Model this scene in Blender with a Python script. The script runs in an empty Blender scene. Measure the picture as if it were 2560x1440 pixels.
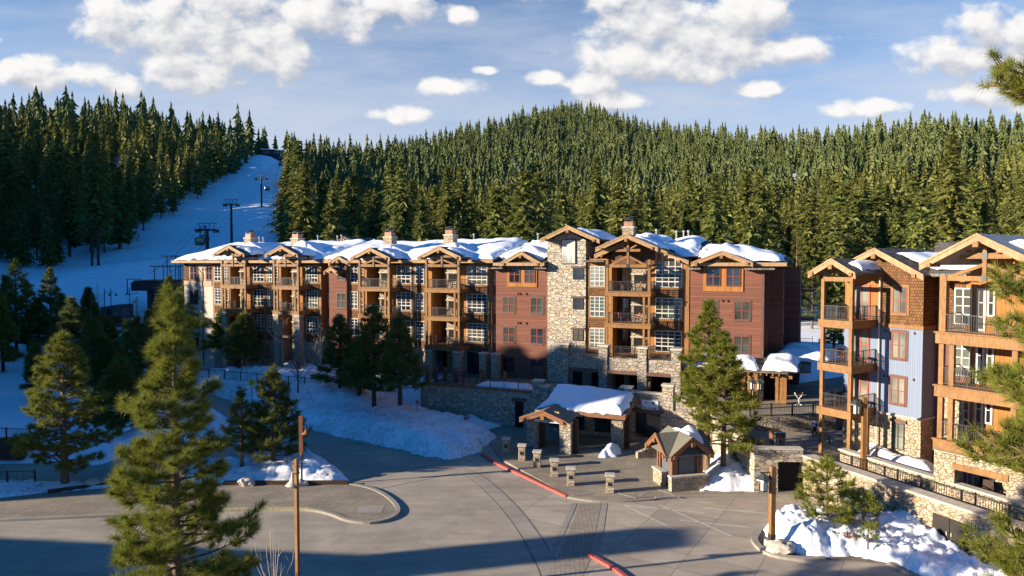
import bpy, bmesh, math, random
import numpy as np
from mathutils import Vector, Matrix, noise
C = bpy.context.scene
COL = C.collection
R = math.radians
PI = math.pi

# ------------------------------------------------------------------ camera
F = 1707.0; CZ = 15.6; PITCH = math.atan(62/1707)
cd = bpy.data.cameras.new("camera"); cam = bpy.data.objects.new("camera", cd); COL.objects.link(cam)
cam.location = (0, 0, CZ); cam.rotation_euler = (PI/2-PITCH, 0, 0)
cd.sensor_width = 36; cd.lens = 36*F/2560; cd.clip_start = .1; cd.clip_end = 8000
C.camera = cam
C.render.resolution_x = 1024; C.render.resolution_y = 576

# ------------------------------------------------------------------ light
SUN_EL = 14.5
to_sun = Vector((-.972, -.236, 0)).normalized()
sd = Vector((to_sun.x*math.cos(R(SUN_EL)), to_sun.y*math.cos(R(SUN_EL)), math.sin(R(SUN_EL))))
sl = bpy.data.lights.new("sun", 'SUN'); so = bpy.data.objects.new("sun", sl); COL.objects.link(so)
sl.energy = 5.0; sl.angle = R(.5); sl.color = (1, .87, .68)
so.rotation_euler = sd.to_track_quat('Z', 'Y').to_euler(); so.location = (-60, -20, 60)
C.view_settings.view_transform = 'Standard'; C.view_settings.look = 'None'
C.view_settings.exposure = 1.25; C.view_settings.gamma = 1

def setup_world():
    w = bpy.data.worlds.new("World"); C.world = w; w.use_nodes = True
    nt = w.node_tree; N = nt.nodes; L = nt.links; N.clear()
    out = N.new('ShaderNodeOutputWorld'); bg = N.new('ShaderNodeBackground')
    sky = N.new('ShaderNodeTexSky'); sky.sky_type = 'NISHITA'; sky.sun_disc = False
    sky.sun_elevation = R(SUN_EL); sky.sun_rotation = math.atan2(sd.x, sd.y)
    sky.air_density = 1.0; sky.dust_density = .3; sky.ozone_density = 2.5; sky.altitude = 2000
    bg.inputs[1].default_value = SKY_STRENGTH
    geo = N.new('ShaderNodeTexCoord')
    sep = N.new('ShaderNodeSeparateXYZ'); L.new(geo.outputs['Generated'], sep.inputs[0])
    def M(op, a, b=None, c=None):
        n = N.new('ShaderNodeMath'); n.operation = op
        for i, v in enumerate((a, b, c)):
            if v is None: continue
            if isinstance(v, (int, float)): n.inputs[i].default_value = v
            else: L.new(v, n.inputs[i])
        return n.outputs[0]
    ay = M('ADD', M('ABSOLUTE', sep.outputs[1]), .02)
    u = M('DIVIDE', sep.outputs[0], ay); v = M('DIVIDE', sep.outputs[2], ay)
    def uvn(du, dv):
        c = N.new('ShaderNodeCombineXYZ'); L.new(M('ADD', u, du), c.inputs[0]); L.new(M('ADD', v, dv), c.inputs[1]); return c.outputs[0]
    blobs = [(330,65,105,50),(430,110,110,55),(560,60,210,75),(640,120,170,70),(740,160,70,48),(850,50,150,60),(980,40,110,45),(450,170,90,28),
        (130,195,100,36),(200,205,100,32),(350,232,60,30),(500,205,130,34),(1160,65,32,22),(1350,-5,140,26),
        (1560,25,110,55),(1640,100,150,80),(1850,60,90,62),(1780,130,160,66),(1560,165,150,42),(1960,140,92,32),(1700,190,150,30),
        (1470,225,80,32),(1520,262,90,26),(1370,208,50,18),(1130,228,70,22),(1870,235,58,18),(1010,300,70,20),
        (2330,160,110,42),(2430,100,95,55),(2540,150,90,90),(2130,282,95,20),(2420,250,90,28),(2520,235,80,50),(960,298,36,14),(1210,190,30,10),(25,120,26,10)]
    def field(du, dv, seedz, detail):
        p = uvn(du, dv)
        nz = N.new('ShaderNodeTexNoise'); nz.inputs['Scale'].default_value = 20; nz.inputs['Detail'].default_value = detail
        nz.inputs['Roughness'].default_value = .54; nz.inputs['Distortion'].default_value = .2
        mp = N.new('ShaderNodeVectorMath'); mp.operation = 'MULTIPLY'; L.new(p, mp.inputs[0]); mp.inputs[1].default_value = (1, 1.35, 1)
        L.new(mp.outputs[0], nz.inputs['Vector'])
        mn = None
        for (x, y, rx, ry) in blobs:
            cu = (x-1280)/F; cv = (658-y)/F; ru = rx/F*1.3; rv = ry/F*1.35
            ma = N.new('ShaderNodeVectorMath'); ma.operation = 'MULTIPLY_ADD'; L.new(p, ma.inputs[0])
            ma.inputs[1].default_value = (1/ru, 1/rv, 0); ma.inputs[2].default_value = (-cu/ru, -cv/rv, 0)
            ln = N.new('ShaderNodeVectorMath'); ln.operation = 'LENGTH'; L.new(ma.outputs[0], ln.inputs[0])
            if mn is None: mn = ln.outputs[1]
            else:
                mm = N.new('ShaderNodeMath'); mm.operation = 'SMOOTH_MIN'; L.new(mn, mm.inputs[0]); L.new(ln.outputs[1], mm.inputs[1]); mm.inputs[2].default_value = .25
                mn = mm.outputs[0]
        f = M('MULTIPLY', M('SUBTRACT', 1.0, M('POWER', mn, 2.0)), 1.15)
        # billowy edge: noise pushes it in and out
        f = M('ADD', f, M('MULTIPLY', M('SUBTRACT', nz.outputs[0], .5), 3.4))
        return f
    f0 = field(0, 0, 0, 8); f1 = field(-.012, .020, 0, 7)
    ss = N.new('ShaderNodeMapRange'); ss.interpolation_type = 'SMOOTHSTEP'; L.new(f0, ss.inputs[0]); ss.inputs[1].default_value = .0; ss.inputs[2].default_value = .95
    shade = N.new('ShaderNodeMapRange'); shade.interpolation_type = 'SMOOTHSTEP'; L.new(M('SUBTRACT', f0, f1), shade.inputs[0]); shade.inputs[1].default_value = -.95; shade.inputs[2].default_value = .95
    cc = N.new('ShaderNodeMix'); cc.data_type = 'RGBA'
    L.new(shade.outputs[0], cc.inputs[0]); k = CLOUD_K
    cc.inputs[6].default_value = (.60*k, .63*k, .72*k, 1); cc.inputs[7].default_value = (1.14*k, 1.12*k, 1.10*k, 1)
    # thin cirrus veils, streaked sideways
    p = uvn(0, 0); st = N.new('ShaderNodeVectorMath'); st.operation = 'MULTIPLY'; L.new(p, st.inputs[0]); st.inputs[1].default_value = (1.6, 7, 1)
    rot = N.new('ShaderNodeVectorRotate'); L.new(st.outputs[0], rot.inputs[0]); rot.inputs['Angle'].default_value = .12; rot.rotation_type = 'Z_AXIS'
    n2 = N.new('ShaderNodeTexNoise'); n2.inputs['Scale'].default_value = 1.7; n2.inputs['Detail'].default_value = 7; n2.inputs['Roughness'].default_value = .62; L.new(rot.outputs[0], n2.inputs['Vector'])
    ci = N.new('ShaderNodeMapRange'); L.new(n2.outputs[0], ci.inputs[0]); ci.inputs[1].default_value = .38; ci.inputs[2].default_value = .75; ci.inputs[4].default_value = .62
    low = N.new('ShaderNodeMapRange'); L.new(v, low.inputs[0]); low.inputs[1].default_value = .38; low.inputs[2].default_value = .16; low.inputs[3].default_value = 0; low.inputs[4].default_value = .62
    veil = M('MINIMUM', M('ADD', ci.outputs[0], low.outputs[0]), .85)
    m1 = N.new('ShaderNodeMix'); m1.data_type = 'RGBA'; L.new(veil, m1.inputs[0])
    gain = N.new('ShaderNodeMix'); gain.data_type = 'RGBA'; gain.blend_type = 'MULTIPLY'; gain.inputs[0].default_value = 1
    L.new(sky.outputs[0], gain.inputs[6]); gain.inputs[7].default_value = SKY_TINT
    L.new(gain.outputs[2], m1.inputs[6]); m1.inputs[7].default_value = (.72*k, .79*k, .93*k, 1)
    m2 = N.new('ShaderNodeMix'); m2.data_type = 'RGBA'
    up = N.new('ShaderNodeMapRange'); L.new(sep.outputs[2], up.inputs[0]); up.inputs[1].default_value = .5; up.inputs[2].default_value = .7; up.inputs[3].default_value = 1; up.inputs[4].default_value = .15
    fr = N.new('ShaderNodeMapRange'); L.new(sep.outputs[1], fr.inputs[0]); fr.inputs[1].default_value = 0; fr.inputs[2].default_value = .2; fr.inputs[3].default_value = .35; fr.inputs[4].default_value = 1
    L.new(M('MULTIPLY', ss.outputs[0], M('MULTIPLY', up.outputs[0], fr.outputs[0])), m2.inputs[0]); L.new(m1.outputs[2], m2.inputs[6]); L.new(cc.outputs[2], m2.inputs[7])
    zen = N.new('ShaderNodeMapRange'); zen.interpolation_type = 'SMOOTHSTEP'; L.new(sep.outputs[2], zen.inputs[0]); zen.inputs[1].default_value = .34; zen.inputs[2].default_value = .52  # overhead sky, out of view, turned deep blue to dim and tint the shade
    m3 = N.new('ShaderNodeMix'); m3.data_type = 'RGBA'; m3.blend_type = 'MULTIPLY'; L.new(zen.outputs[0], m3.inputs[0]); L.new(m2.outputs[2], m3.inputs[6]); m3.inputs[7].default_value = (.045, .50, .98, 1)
    bk = N.new('ShaderNodeMapRange'); bk.interpolation_type = 'SMOOTHSTEP'; L.new(sep.outputs[1], bk.inputs[0]); bk.inputs[1].default_value = .74; bk.inputs[2].default_value = .45  # sky beside and behind the view darkened to lower the fill light
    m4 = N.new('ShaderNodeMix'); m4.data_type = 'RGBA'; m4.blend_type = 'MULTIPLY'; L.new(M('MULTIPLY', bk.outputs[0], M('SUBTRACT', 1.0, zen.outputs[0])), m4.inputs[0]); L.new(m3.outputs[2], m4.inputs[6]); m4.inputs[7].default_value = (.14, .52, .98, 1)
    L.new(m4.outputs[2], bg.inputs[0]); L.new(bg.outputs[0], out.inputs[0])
    w.cycles.sampling_method = 'MANUAL'; w.cycles.sample_map_resolution = 512
SKY_STRENGTH = .05; CLOUD_K = 7.2; SKY_TINT = (1.40, 1.50, 1.60, 1)
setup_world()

# ------------------------------------------------------------------ pixels of the photo -> points of the place
def ray(px, py):
    cx = (px-1280)/F; cy = (720-py)/F
    return Vector((cx, math.cos(PITCH)+cy*math.sin(PITCH), -math.sin(PITCH)+cy*math.cos(PITCH)))
def P(px, py, z=0.0):
    r = ray(px, py); t = (z-CZ)/r.z
    return Vector((r.x*t, r.y*t, z))
def D(px, py, d):
    r = ray(px, py); t = d/r.y
    return Vector((r.x*t, d, CZ+r.z*t))
class Frame:
    def __init__(s, ox, oy, ang):
        s.o = Vector((ox, oy)); s.a = ang; s.u = Vector((math.cos(ang), math.sin(ang))); s.w = Vector((-math.sin(ang), math.cos(ang)))
    def hit(s, px, py, yl=0):      # point on the plane local y = yl -> (a, z)
        r = ray(px, py); d = Vector((r.x, r.y))
        o = s.o + s.w*yl
        t = (o.dot(s.w))/(d.dot(s.w)); q = d*t
        return (q-s.o).dot(s.u), CZ+r.z*t
    def A(s, px, yl=0): return s.hit(px, 720, yl)[0]
    def Z(s, px, py, yl=0): return s.hit(px, py, yl)[1]
    def world(s, a, y, z=0): q = s.o+s.u*a+s.w*y; return Vector((q.x, q.y, z))
    def local(s, x, y): q = Vector((x, y))-s.o; return q.dot(s.u), q.dot(s.w)
MF = Frame(-34.7, 87.8, R(-23.8))
RF = Frame(25.6, 47.1, R(-58))

# ------------------------------------------------------------------ mesh helpers
class MB:
    def __init__(s): s.v = []; s.f = []; s.m = []; s.cur = 0
    def add(s, vs, fs):
        n = len(s.v); s.v += [tuple(x) for x in vs]; s.f += [tuple(i+n for i in f) for f in fs]; s.m += [s.cur]*len(fs)
        return s
    def box(s, x0, x1, y0, y1, z0, z1):
        if x0 > x1: x0, x1 = x1, x0
        if y0 > y1: y0, y1 = y1, y0
        if z0 > z1: z0, z1 = z1, z0
        v = [(x0,y0,z0),(x1,y0,z0),(x1,y1,z0),(x0,y1,z0),(x0,y0,z1),(x1,y0,z1),(x1,y1,z1),(x0,y1,z1)]
        return s.add(v, [(0,3,2,1),(4,5,6,7),(0,1,5,4),(1,2,6,5),(2,3,7,6),(3,0,4,7)])
    def prism(s, pts, y0, y1):      # polygon in (x,z) counterclockwise, pushed along y
        n = len(pts); v = [(x, y0, z) for x, z in pts]+[(x, y1, z) for x, z in pts]
        f = [tuple(range(n)), tuple(range(2*n-1, n-1, -1))]+[(i, i+n, (i+1) % n+n, (i+1) % n) for i in range(n)]
        return s.add(v, f)
    def slab(s, pts, z0, z1):       # polygon in (x,y), z may be a function
        n = len(pts); v = [(x, y, z0) for x, y in pts]+[(x, y, z1) for x, y in pts]
        f = [tuple(range(n-1, -1, -1)), tuple(range(n, 2*n))]+[(i, (i+1) % n, (i+1) % n+n, i+n) for i in range(n)]
        return s.add(v, f)
    def beam(s, a, b, w, h=None):
        h = h or w; a = Vector(a); b = Vector(b); d = b-a
        if d.length < 1e-5: return s
        d.normalize(); up = Vector((0,0,1)) if abs(d.z) < .95 else Vector((0,1,0))
        sx = d.cross(up).normalized(); sy = sx.cross(d).normalized(); v = []
        for p in (a, b):
            for i, j in ((-1,-1),(1,-1),(1,1),(-1,1)): v.append(p+sx*(i*w/2)+sy*(j*h/2))
        return s.add(v, [(0,1,2,3),(7,6,5,4),(0,4,5,1),(1,5,6,2),(2,6,7,3),(3,7,4,0)])
    def tube(s, pts, rs, n=6, cap=True):
        pts = [Vector(p) for p in pts]; v = []; f = []
        for i, p in enumerate(pts):
            d = (pts[min(i+1, len(pts)-1)]-pts[max(i-1, 0)]).normalized(); up = Vector((0,0,1)) if abs(d.z) < .9 else Vector((0,1,0))
            sx = d.cross(up).normalized(); sy = d.cross(sx).normalized(); r = rs[i] if isinstance(rs, (list, tuple)) else rs
            for k in range(n): a = 2*PI*k/n; v.append(p+sx*(math.cos(a)*r)+sy*(math.sin(a)*r))
        for i in range(len(pts)-1):
            for k in range(n): f.append((i*n+k, i*n+(k+1) % n, (i+1)*n+(k+1) % n, (i+1)*n+k))
        if cap: f += [tuple(range(n)), tuple(range(len(v)-1, len(v)-n-1, -1))]
        return s.add(v, f)
    def lathe(s, prof, cx=0, cy=0, n=10, cz=0):
        v = []; f = []
        for r, z in prof:
            for k in range(n): a = 2*PI*k/n; v.append((cx+r*math.cos(a), cy+r*math.sin(a), cz+z))
        for i in range(len(prof)-1):
            for k in range(n): f.append((i*n+k, i*n+(k+1) % n, (i+1)*n+(k+1) % n, (i+1)*n+k))
        f += [tuple(range(n-1, -1, -1)), tuple(range(len(v)-n, len(v)))]
        return s.add(v, f)
    def build(s, name, mat, parent=None, smooth=False, bevel=0):
        me = bpy.data.meshes.new(name); me.from_pydata(s.v, [], s.f)
        mats = mat if isinstance(mat, (list, tuple)) else [mat]
        for m in mats: me.materials.append(m)
        if len(mats) > 1: me.polygons.foreach_set('material_index', s.m)
        if smooth: me.polygons.foreach_set('use_smooth', [True]*len(me.polygons))
        me.update(); o = bpy.data.objects.new(name, me); COL.objects.link(o)
        if parent: o.parent = parent
        if bevel:
            b = o.modifiers.new('bevel', 'BEVEL'); b.width = bevel; b.segments = 1; b.limit_method = 'ANGLE'
        return o
def npmesh(name, verts, tris, mat, parent=None, midx=None):
    me = bpy.data.meshes.new(name); n = len(tris)
    me.vertices.add(len(verts)); me.vertices.foreach_set('co', np.asarray(verts, dtype=np.float32).ravel())
    me.loops.add(n*3); me.loops.foreach_set('vertex_index', np.asarray(tris, dtype=np.int32).ravel())
    me.polygons.add(n); me.polygons.foreach_set('loop_start', np.arange(0, n*3, 3, dtype=np.int32)); me.polygons.foreach_set('loop_total', np.full(n, 3, dtype=np.int32))
    mats = mat if isinstance(mat, (list, tuple)) else [mat]
    for m in mats: me.materials.append(m)
    if midx is not None: me.polygons.foreach_set('material_index', np.asarray(midx, dtype=np.int32))
    me.update(); me.validate()
    o = bpy.data.objects.new(name, me); COL.objects.link(o)
    if parent: o.parent = parent
    return o
def thing(name, label, cat, loc=(0,0,0), rz=0, group=None):
    o = bpy.data.objects.new(name, None); COL.objects.link(o); o.location = loc; o.rotation_euler = (0,0,rz); o.empty_display_size = .2
    o['label'] = label; o['category'] = cat
    if group: o['group'] = group
    return o
def tag(o, label, cat, group=None):
    o['label'] = label; o['category'] = cat
    if group: o['group'] = group
    return o
def kind(o, k, label=None):
    o['kind'] = k
    if label: o['label'] = label
    return o
def dup(root, loc=None, rz=None, label=None, scale=None):
    r = root.copy(); COL.objects.link(r)
    if loc is not None: r.location = loc
    if rz is not None: r.rotation_euler = (0,0,rz)
    if scale is not None: r.scale = scale if isinstance(scale, tuple) else (scale,)*3
    if label: r['label'] = label
    for ch in list(root.children):
        c = ch.copy(); COL.objects.link(c); c.parent = r
        for g in ch.children:
            d = g.copy(); COL.objects.link(d); d.parent = c
    return r
def fn(x, y, z=0, s=1.0): return noise.noise(Vector((x*s, y*s, z)))
def fbm(x, y, z=0, s=1.0, o=4): return noise.fractal(Vector((x*s, y*s, z)), .6, 2.0, o)
def sst(x, a, b):
    t = min(max((x-a)/(b-a), 0), 1); return t*t*(3-2*t)

# ------------------------------------------------------------------ materials
class NT:
    def __init__(s, name, rough=.8, spec=.3, coord='Object'):
        s.m = bpy.data.materials.new(name); s.m.use_nodes = True; s.n = s.m.node_tree.nodes; s.l = s.m.node_tree.links
        s.b = s.n['Principled BSDF']; s.b.inputs['Roughness'].default_value = rough; s.b.inputs['Specular IOR Level'].default_value = spec
        tc = s.n.new('ShaderNodeTexCoord'); s.co = tc.outputs[coord]
    def math(s, op, a, b=None):
        n = s.n.new('ShaderNodeMath'); n.operation = op
        for i, v in enumerate((a, b)):
            if v is None: continue
            if isinstance(v, (int, float)): n.inputs[i].default_value = v
            else: s.l.new(v, n.inputs[i])
        return n.outputs[0]
    def vmul(s, v, k):
        n = s.n.new('ShaderNodeVectorMath'); n.operation = 'MULTIPLY'; s.l.new(v, n.inputs[0]); n.inputs[1].default_value = k; return n.outputs[0]
    def wall(s, k=(1,1,1)):     # (x+y, z) so that any upright wall of a building gets level courses
        sp = s.n.new('ShaderNodeSeparateXYZ'); s.l.new(s.co, sp.inputs[0])
        c = s.n.new('ShaderNodeCombineXYZ'); s.l.new(s.math('ADD', sp.outputs[0], s.math('MULTIPLY', sp.outputs[1], .97)), c.inputs[0]); s.l.new(sp.outputs[2], c.inputs[1])
        return s.vmul(c.outputs[0], k)
    def noise(s, v, scale, det=4, rough=.55, dist=0):
        n = s.n.new('ShaderNodeTexNoise'); s.l.new(v, n.inputs['Vector']); n.inputs['Scale'].default_value = scale; n.inputs['Detail'].default_value = det
        n.inputs['Roughness'].default_value = rough; n.inputs['Distortion'].default_value = dist; return n.outputs[0]
    def ramp(s, f, stops, interp='LINEAR'):
        n = s.n.new('ShaderNodeValToRGB'); n.color_ramp.interpolation = interp; s.l.new(f, n.inputs[0]); e = n.color_ramp.elements
        while len(e) < len(stops): e.new(.5)
        for i, (p, c) in enumerate(stops): e[i].position = p; e[i].color = (*c, 1)
        return n.outputs[0]
    def mix(s, f, a, b, mode='MIX'):
        n = s.n.new('ShaderNodeMix'); n.data_type = 'RGBA'; n.blend_type = mode
        for i, v in ((0, f), (6, a), (7, b)):
            if isinstance(v, (int, float)): n.inputs[i].default_value = v
            elif isinstance(v, tuple): n.inputs[i].default_value = (*v[:3], 1)
            else: s.l.new(v, n.inputs[i])
        return n.outputs[2]
    def remap(s, f, a, b, c=0, d=1):
        n = s.n.new('ShaderNodeMapRange'); s.l.new(f, n.inputs[0])
        for i, v in enumerate((a, b, c, d)): n.inputs[i+1].default_value = v
        return n.outputs[0]
    def bump(s, h, st=.3, dist=.05):
        n = s.n.new('ShaderNodeBump'); n.inputs['Strength'].default_value = st; n.inputs['Distance'].default_value = dist; s.l.new(h, n.inputs['Height']); s.l.new(n.outputs[0], s.b.inputs['Normal'])
    def out(s, c): 
        if isinstance(c, tuple): s.b.inputs[0].default_value = (*c[:3], 1)
        else: s.l.new(c, s.b.inputs[0])
        return s.m
    def rand(s):
        n = s.n.new('ShaderNodeObjectInfo'); return n.outputs['Random']

def m_plain(name, col, rough=.6, var=.15, scale=3, metal=0, spec=.3, bump=0):
    t = NT(name, rough, spec); t.b.inputs['Metallic'].default_value = metal
    n = t.noise(t.co, scale, 5); c = t.mix(t.remap(n, .3, .7), tuple(x*(1-var) for x in col), tuple(min(1, x*(1+var)) for x in col))
    if bump: t.bump(n, bump, .03)
    return t.out(c)
def m_stone(name, scale=1.55, tint=(1,1,1), dry=False):
    t = NT(name, .88, .25); v = t.wall((1, 1.75, 1))
    dn = t.n.new('ShaderNodeTexNoise'); t.l.new(v, dn.inputs['Vector']); dn.inputs['Scale'].default_value = 1.7
    ad = t.n.new('ShaderNodeVectorMath'); ad.operation = 'MULTIPLY_ADD'; t.l.new(dn.outputs['Color'], ad.inputs[0]); ad.inputs[1].default_value = (.35,.35,0); t.l.new(v, ad.inputs[2])
    vo = t.n.new('ShaderNodeTexVoronoi'); vo.distance = 'CHEBYCHEV'; t.l.new(ad.outputs[0], vo.inputs['Vector']); vo.inputs['Scale'].default_value = scale; vo.inputs['Randomness'].default_value = .85
    ve = t.n.new('ShaderNodeTexVoronoi'); ve.feature = 'DISTANCE_TO_EDGE'; t.l.new(ad.outputs[0], ve.inputs['Vector']); ve.inputs['Scale'].default_value = scale; ve.inputs['Randomness'].default_value = .85
    sp = t.n.new('ShaderNodeSeparateColor'); t.l.new(vo.outputs['Color'], sp.inputs[0])
    c = t.ramp(sp.outputs[0], [(0, (.50,.42,.30)), (.18, (.62,.54,.42)), (.34, (.44,.38,.30)), (.46, (.66,.57,.42)), (.6, (.55,.40,.20)), (.72, (.36,.35,.33)), (.84, (.60,.53,.44)), (.93, (.40,.27,.16))], 'CONSTANT')
    n = t.noise(t.co, 7, 6, .65); c = t.mix(t.remap(n, .25, .75), t.mix(1, c, (.62,.60,.58), 'MULTIPLY'), t.mix(1, c, (1.12,1.1,1.06), 'MULTIPLY'))
    # fine split face lines inside the bigger stones
    v2 = t.n.new('ShaderNodeTexVoronoi'); v2.distance = 'CHEBYCHEV'; t.l.new(ad.outputs[0], v2.inputs['Vector']); v2.inputs['Scale'].default_value = scale*2.4
    s2 = t.n.new('ShaderNodeSeparateColor'); t.l.new(v2.outputs['Color'], s2.inputs[0])
    c = t.mix(.35, c, t.ramp(s2.outputs[1], [(0, (.35,.31,.26)), (.5, (.68,.58,.44)), (1, (.45,.40,.34))], 'CONSTANT'))
    e = t.remap(ve.outputs['Distance'], .0, .07)
    c = t.mix(e, (.20,.18,.155), c); c = t.mix(1, c, tint, 'MULTIPLY')
    h = t.math('ADD', e, t.math('MULTIPLY', n, .5)); h = t.math('ADD', h, t.math('MULTIPLY', s2.outputs[0], .4)); t.bump(h, .9, .06)
    return t.out(c)
def m_lap(name, col, step=.2, vert=False, var=.22, line=.5):
    t = NT(name, .75, .2); w = t.wall(); sp = t.n.new('ShaderNodeSeparateXYZ'); t.l.new(w, sp.inputs[0])
    k = sp.outputs[0 if vert else 1]; fr = t.math('FRACT', t.math('MULTIPLY', k, 1/step)); fl = t.math('FLOOR', t.math('MULTIPLY', k, 1/step))
    wn = t.n.new('ShaderNodeTexWhiteNoise'); wn.noise_dimensions = '1D'; t.l.new(fl, wn.inputs['W'])
    gr = t.noise(t.vmul(w, (12, 1.1, 1) if vert else (1.1, 12, 1)), 1.2, 5, .6); big = t.noise(t.co, .5, 3)
    f = t.math('ADD', t.math('MULTIPLY', wn.outputs[0], .45), t.math('ADD', t.math('MULTIPLY', gr, .6), t.math('MULTIPLY', big, .3)))
    c = t.mix(t.remap(f, .3, 1.1), tuple(x*(1-var) for x in col), tuple(x*(1+var*1.1) for x in col))
    edge = t.remap(fr, 0, .13); c = t.mix(edge, tuple(x*line for x in col), c); t.bump(t.math('ADD', edge, t.math('MULTIPLY', fr, .5) if not vert else 0), .7, .03)
    return t.out(c)
def m_shingle(name, c1=(.22,.11,.048), c2=(.13,.063,.03), w=.17, h=.2):
    t = NT(name, .85, .15); v = t.wall(); b = t.n.new('ShaderNodeTexBrick'); t.l.new(v, b.inputs['Vector'])
    b.inputs['Scale'].default_value = 1; b.inputs['Brick Width'].default_value = w; b.inputs['Row Height'].default_value = h; b.inputs['Mortar Size'].default_value = .012
    b.inputs['Color1'].default_value = (*c1, 1); b.inputs['Color2'].default_value = (*c2, 1); b.inputs['Mortar'].default_value = (.05,.028,.015,1); b.inputs['Bias'].default_value = -.1
    n = t.noise(t.co, 2.2, 6, .7); c = t.mix(t.remap(n, .3, .7), t.mix(1, b.outputs[0], (.68,.68,.68), 'MULTIPLY'), t.mix(1, b.outputs[0], (1.2,1.15,1.1), 'MULTIPLY'))
    sp = t.n.new('ShaderNodeSeparateXYZ'); t.l.new(v, sp.inputs[0]); fr = t.math('FRACT', t.math('MULTIPLY', sp.outputs[1], 1/h)); t.bump(t.math('SUBTRACT', t.math('SUBTRACT', 1, fr), b.outputs[1]), .8, .03)
    return t.out(c)
def m_timber(name, col=(.255,.125,.042)):
    t = NT(name, .62, .3); w = t.wall(); n = t.noise(t.vmul(t.co, (5, 5, 1.3)), 1.6, 6, .65, .6); n2 = t.noise(t.co, .8, 3)
    f = t.math('ADD', t.math('MULTIPLY', n, .7), t.math('MULTIPLY', n2, .3))
    c = t.mix(t.remap(f, .32, .66), tuple(x*.55 for x in col), tuple(x*1.25 for x in col)); t.bump(n, .35, .02)
    return t.out(c)
def m_snow(name, dirt=.0, blue=0, rough=.55):
    t = NT(name, rough, .25); t.b.inputs['Subsurface Weight'].default_value = 0
    n = t.noise(t.co, .9, 8, .62); n2 = t.noise(t.co, 9, 6, .7); n3 = t.noise(t.co, .23, 4)
    c = t.mix(t.remap(n3, .35, .65), (.78,.81,.86), (.88,.89,.9))
    if dirt:
        d = t.noise(t.co, .55, 9, .72); d2 = t.noise(t.co, 4.5, 6, .75)
        m = t.math('MULTIPLY', t.remap(d, .62-dirt*.3, .80-dirt*.2), t.remap(d2, .40, .62)); c = t.mix(t.math('MULTIPLY', m, .85), c, (.17,.13,.10))
        c = t.mix(t.math('MULTIPLY', t.remap(t.noise(t.co, 1.7, 8, .7), .5, .75), .5*dirt), c, (.46,.40,.34))
    h = t.math('ADD', t.math('MULTIPLY', n, 1.0), t.math('MULTIPLY', n2, .25)); t.bump(h, .55, .12)
    return t.out(c)
def m_needle(name, a, b, hue=.3, scale=.6):
    t = NT(name, .65, .2); ob = NT.noise(t, t.co, scale, 4, .7); g = t.n.new('ShaderNodeNewGeometry')
    f = t.math('ADD', t.math('MULTIPLY', ob, .75), t.math('MULTIPLY', g.outputs['Random Per Island'], .5))
    c = t.mix(t.remap(f, .3, .95), a, b)
    r = t.rand(); c = t.mix(t.math('MULTIPLY', t.remap(r, .0, 1), hue), c, (.19,.16,.04))
    # thin needles let some light through
    tr = t.n.new('ShaderNodeBsdfTranslucent'); t.l.new(c, tr.inputs[0]); mx = t.n.new('ShaderNodeMixShader'); mx.inputs[0].default_value = .34
    t.l.new(t.b.outputs[0], mx.inputs[1]); t.l.new(tr.outputs[0], mx.inputs[2]); t.l.new(mx.outputs[0], t.n['Material Output'].inputs[0])
    return t.out(c)
def m_glass(name, col=(.012,.014,.018), rough=.06):
    t = NT(name, rough, .8); n = t.noise(t.co, .35, 2); r = t.rand()
    c = t.mix(t.remap(n, .4, .62), col, tuple(x*3.2+.004 for x in col)); c = t.mix(t.remap(r, .72, .95), c, (.09,.08,.06))
    t.bump(t.noise(t.co, .9, 1), .03, .1)
    return t.out(c)
M = {}
M['stone'] = m_stone('stone_masonry', 2.1); M['ledge'] = m_stone('ledge_stone', 3.3, (.92,.86,.78)); M['stone_dark'] = m_stone('dark_stone_masonry', 2.2, (.78,.78,.8))  # last one: same masonry pattern with a darker tint
M['cap'] = m_plain('cut_stone_cap', (.48,.42,.34), .8, .2, 4, bump=.4)
M['red'] = m_lap('red_lap_siding', (.20,.083,.055), .19, var=.25, line=.6); M['cream'] = m_lap('cream_siding', (.50,.37,.265), .19, line=.75)
M['stucco'] = m_plain('beige_stucco', (.52,.45,.37), .9, .06, 6, bump=.2); M['plum'] = m_plain('plum_stucco', (.14,.075,.075), .9, .1, 5)
M['blue'] = m_lap('blue_board_siding', (.19,.228,.31), .15, True, .08, .72)
M['gold'] = m_lap('golden_timber_boards', (.34,.15,.042), .24, True, .28, .5)
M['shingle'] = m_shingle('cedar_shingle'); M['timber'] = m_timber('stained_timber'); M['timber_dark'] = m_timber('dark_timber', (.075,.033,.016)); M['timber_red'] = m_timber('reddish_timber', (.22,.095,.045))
M['fascia'] = m_timber('pale_fascia', (.37,.225,.11))
M['roof'] = m_shingle('slate_shingle', (.20,.185,.165), (.11,.10,.095), .3, .22); M['metal_roof'] = m_lap('seam_metal_roof', (.17,.16,.12), .4, True, .12, .4)
M['metal_grey'] = m_lap('grey_metal_roof', (.32,.33,.32), .4, True, .1, .6)
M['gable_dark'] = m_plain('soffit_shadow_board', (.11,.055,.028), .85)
M['white'] = m_plain('white_frame', (.58,.56,.50), .5, .06); M['redframe'] = m_plain('maroon_frame', (.20,.05,.035), .55); M['browntrim'] = m_plain('brown_trim', (.12,.065,.05), .7); M['redbright'] = m_plain('red_frame', (.42,.05,.03), .5)
M['glass'] = m_glass('dark_glass'); M['curtain'] = m_glass('curtained_glass', (.075,.080,.066), .1)
M['glass_dim'] = m_glass('dim_curtained_glass', (.022,.027,.022), .08); M['door_dark'] = m_plain('dark_door_paint', (.03,.024,.02), .5); M['shade_metal'] = m_plain('lamp_shade_metal', (.10,.10,.095), .4, .1, metal=.6)
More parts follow.
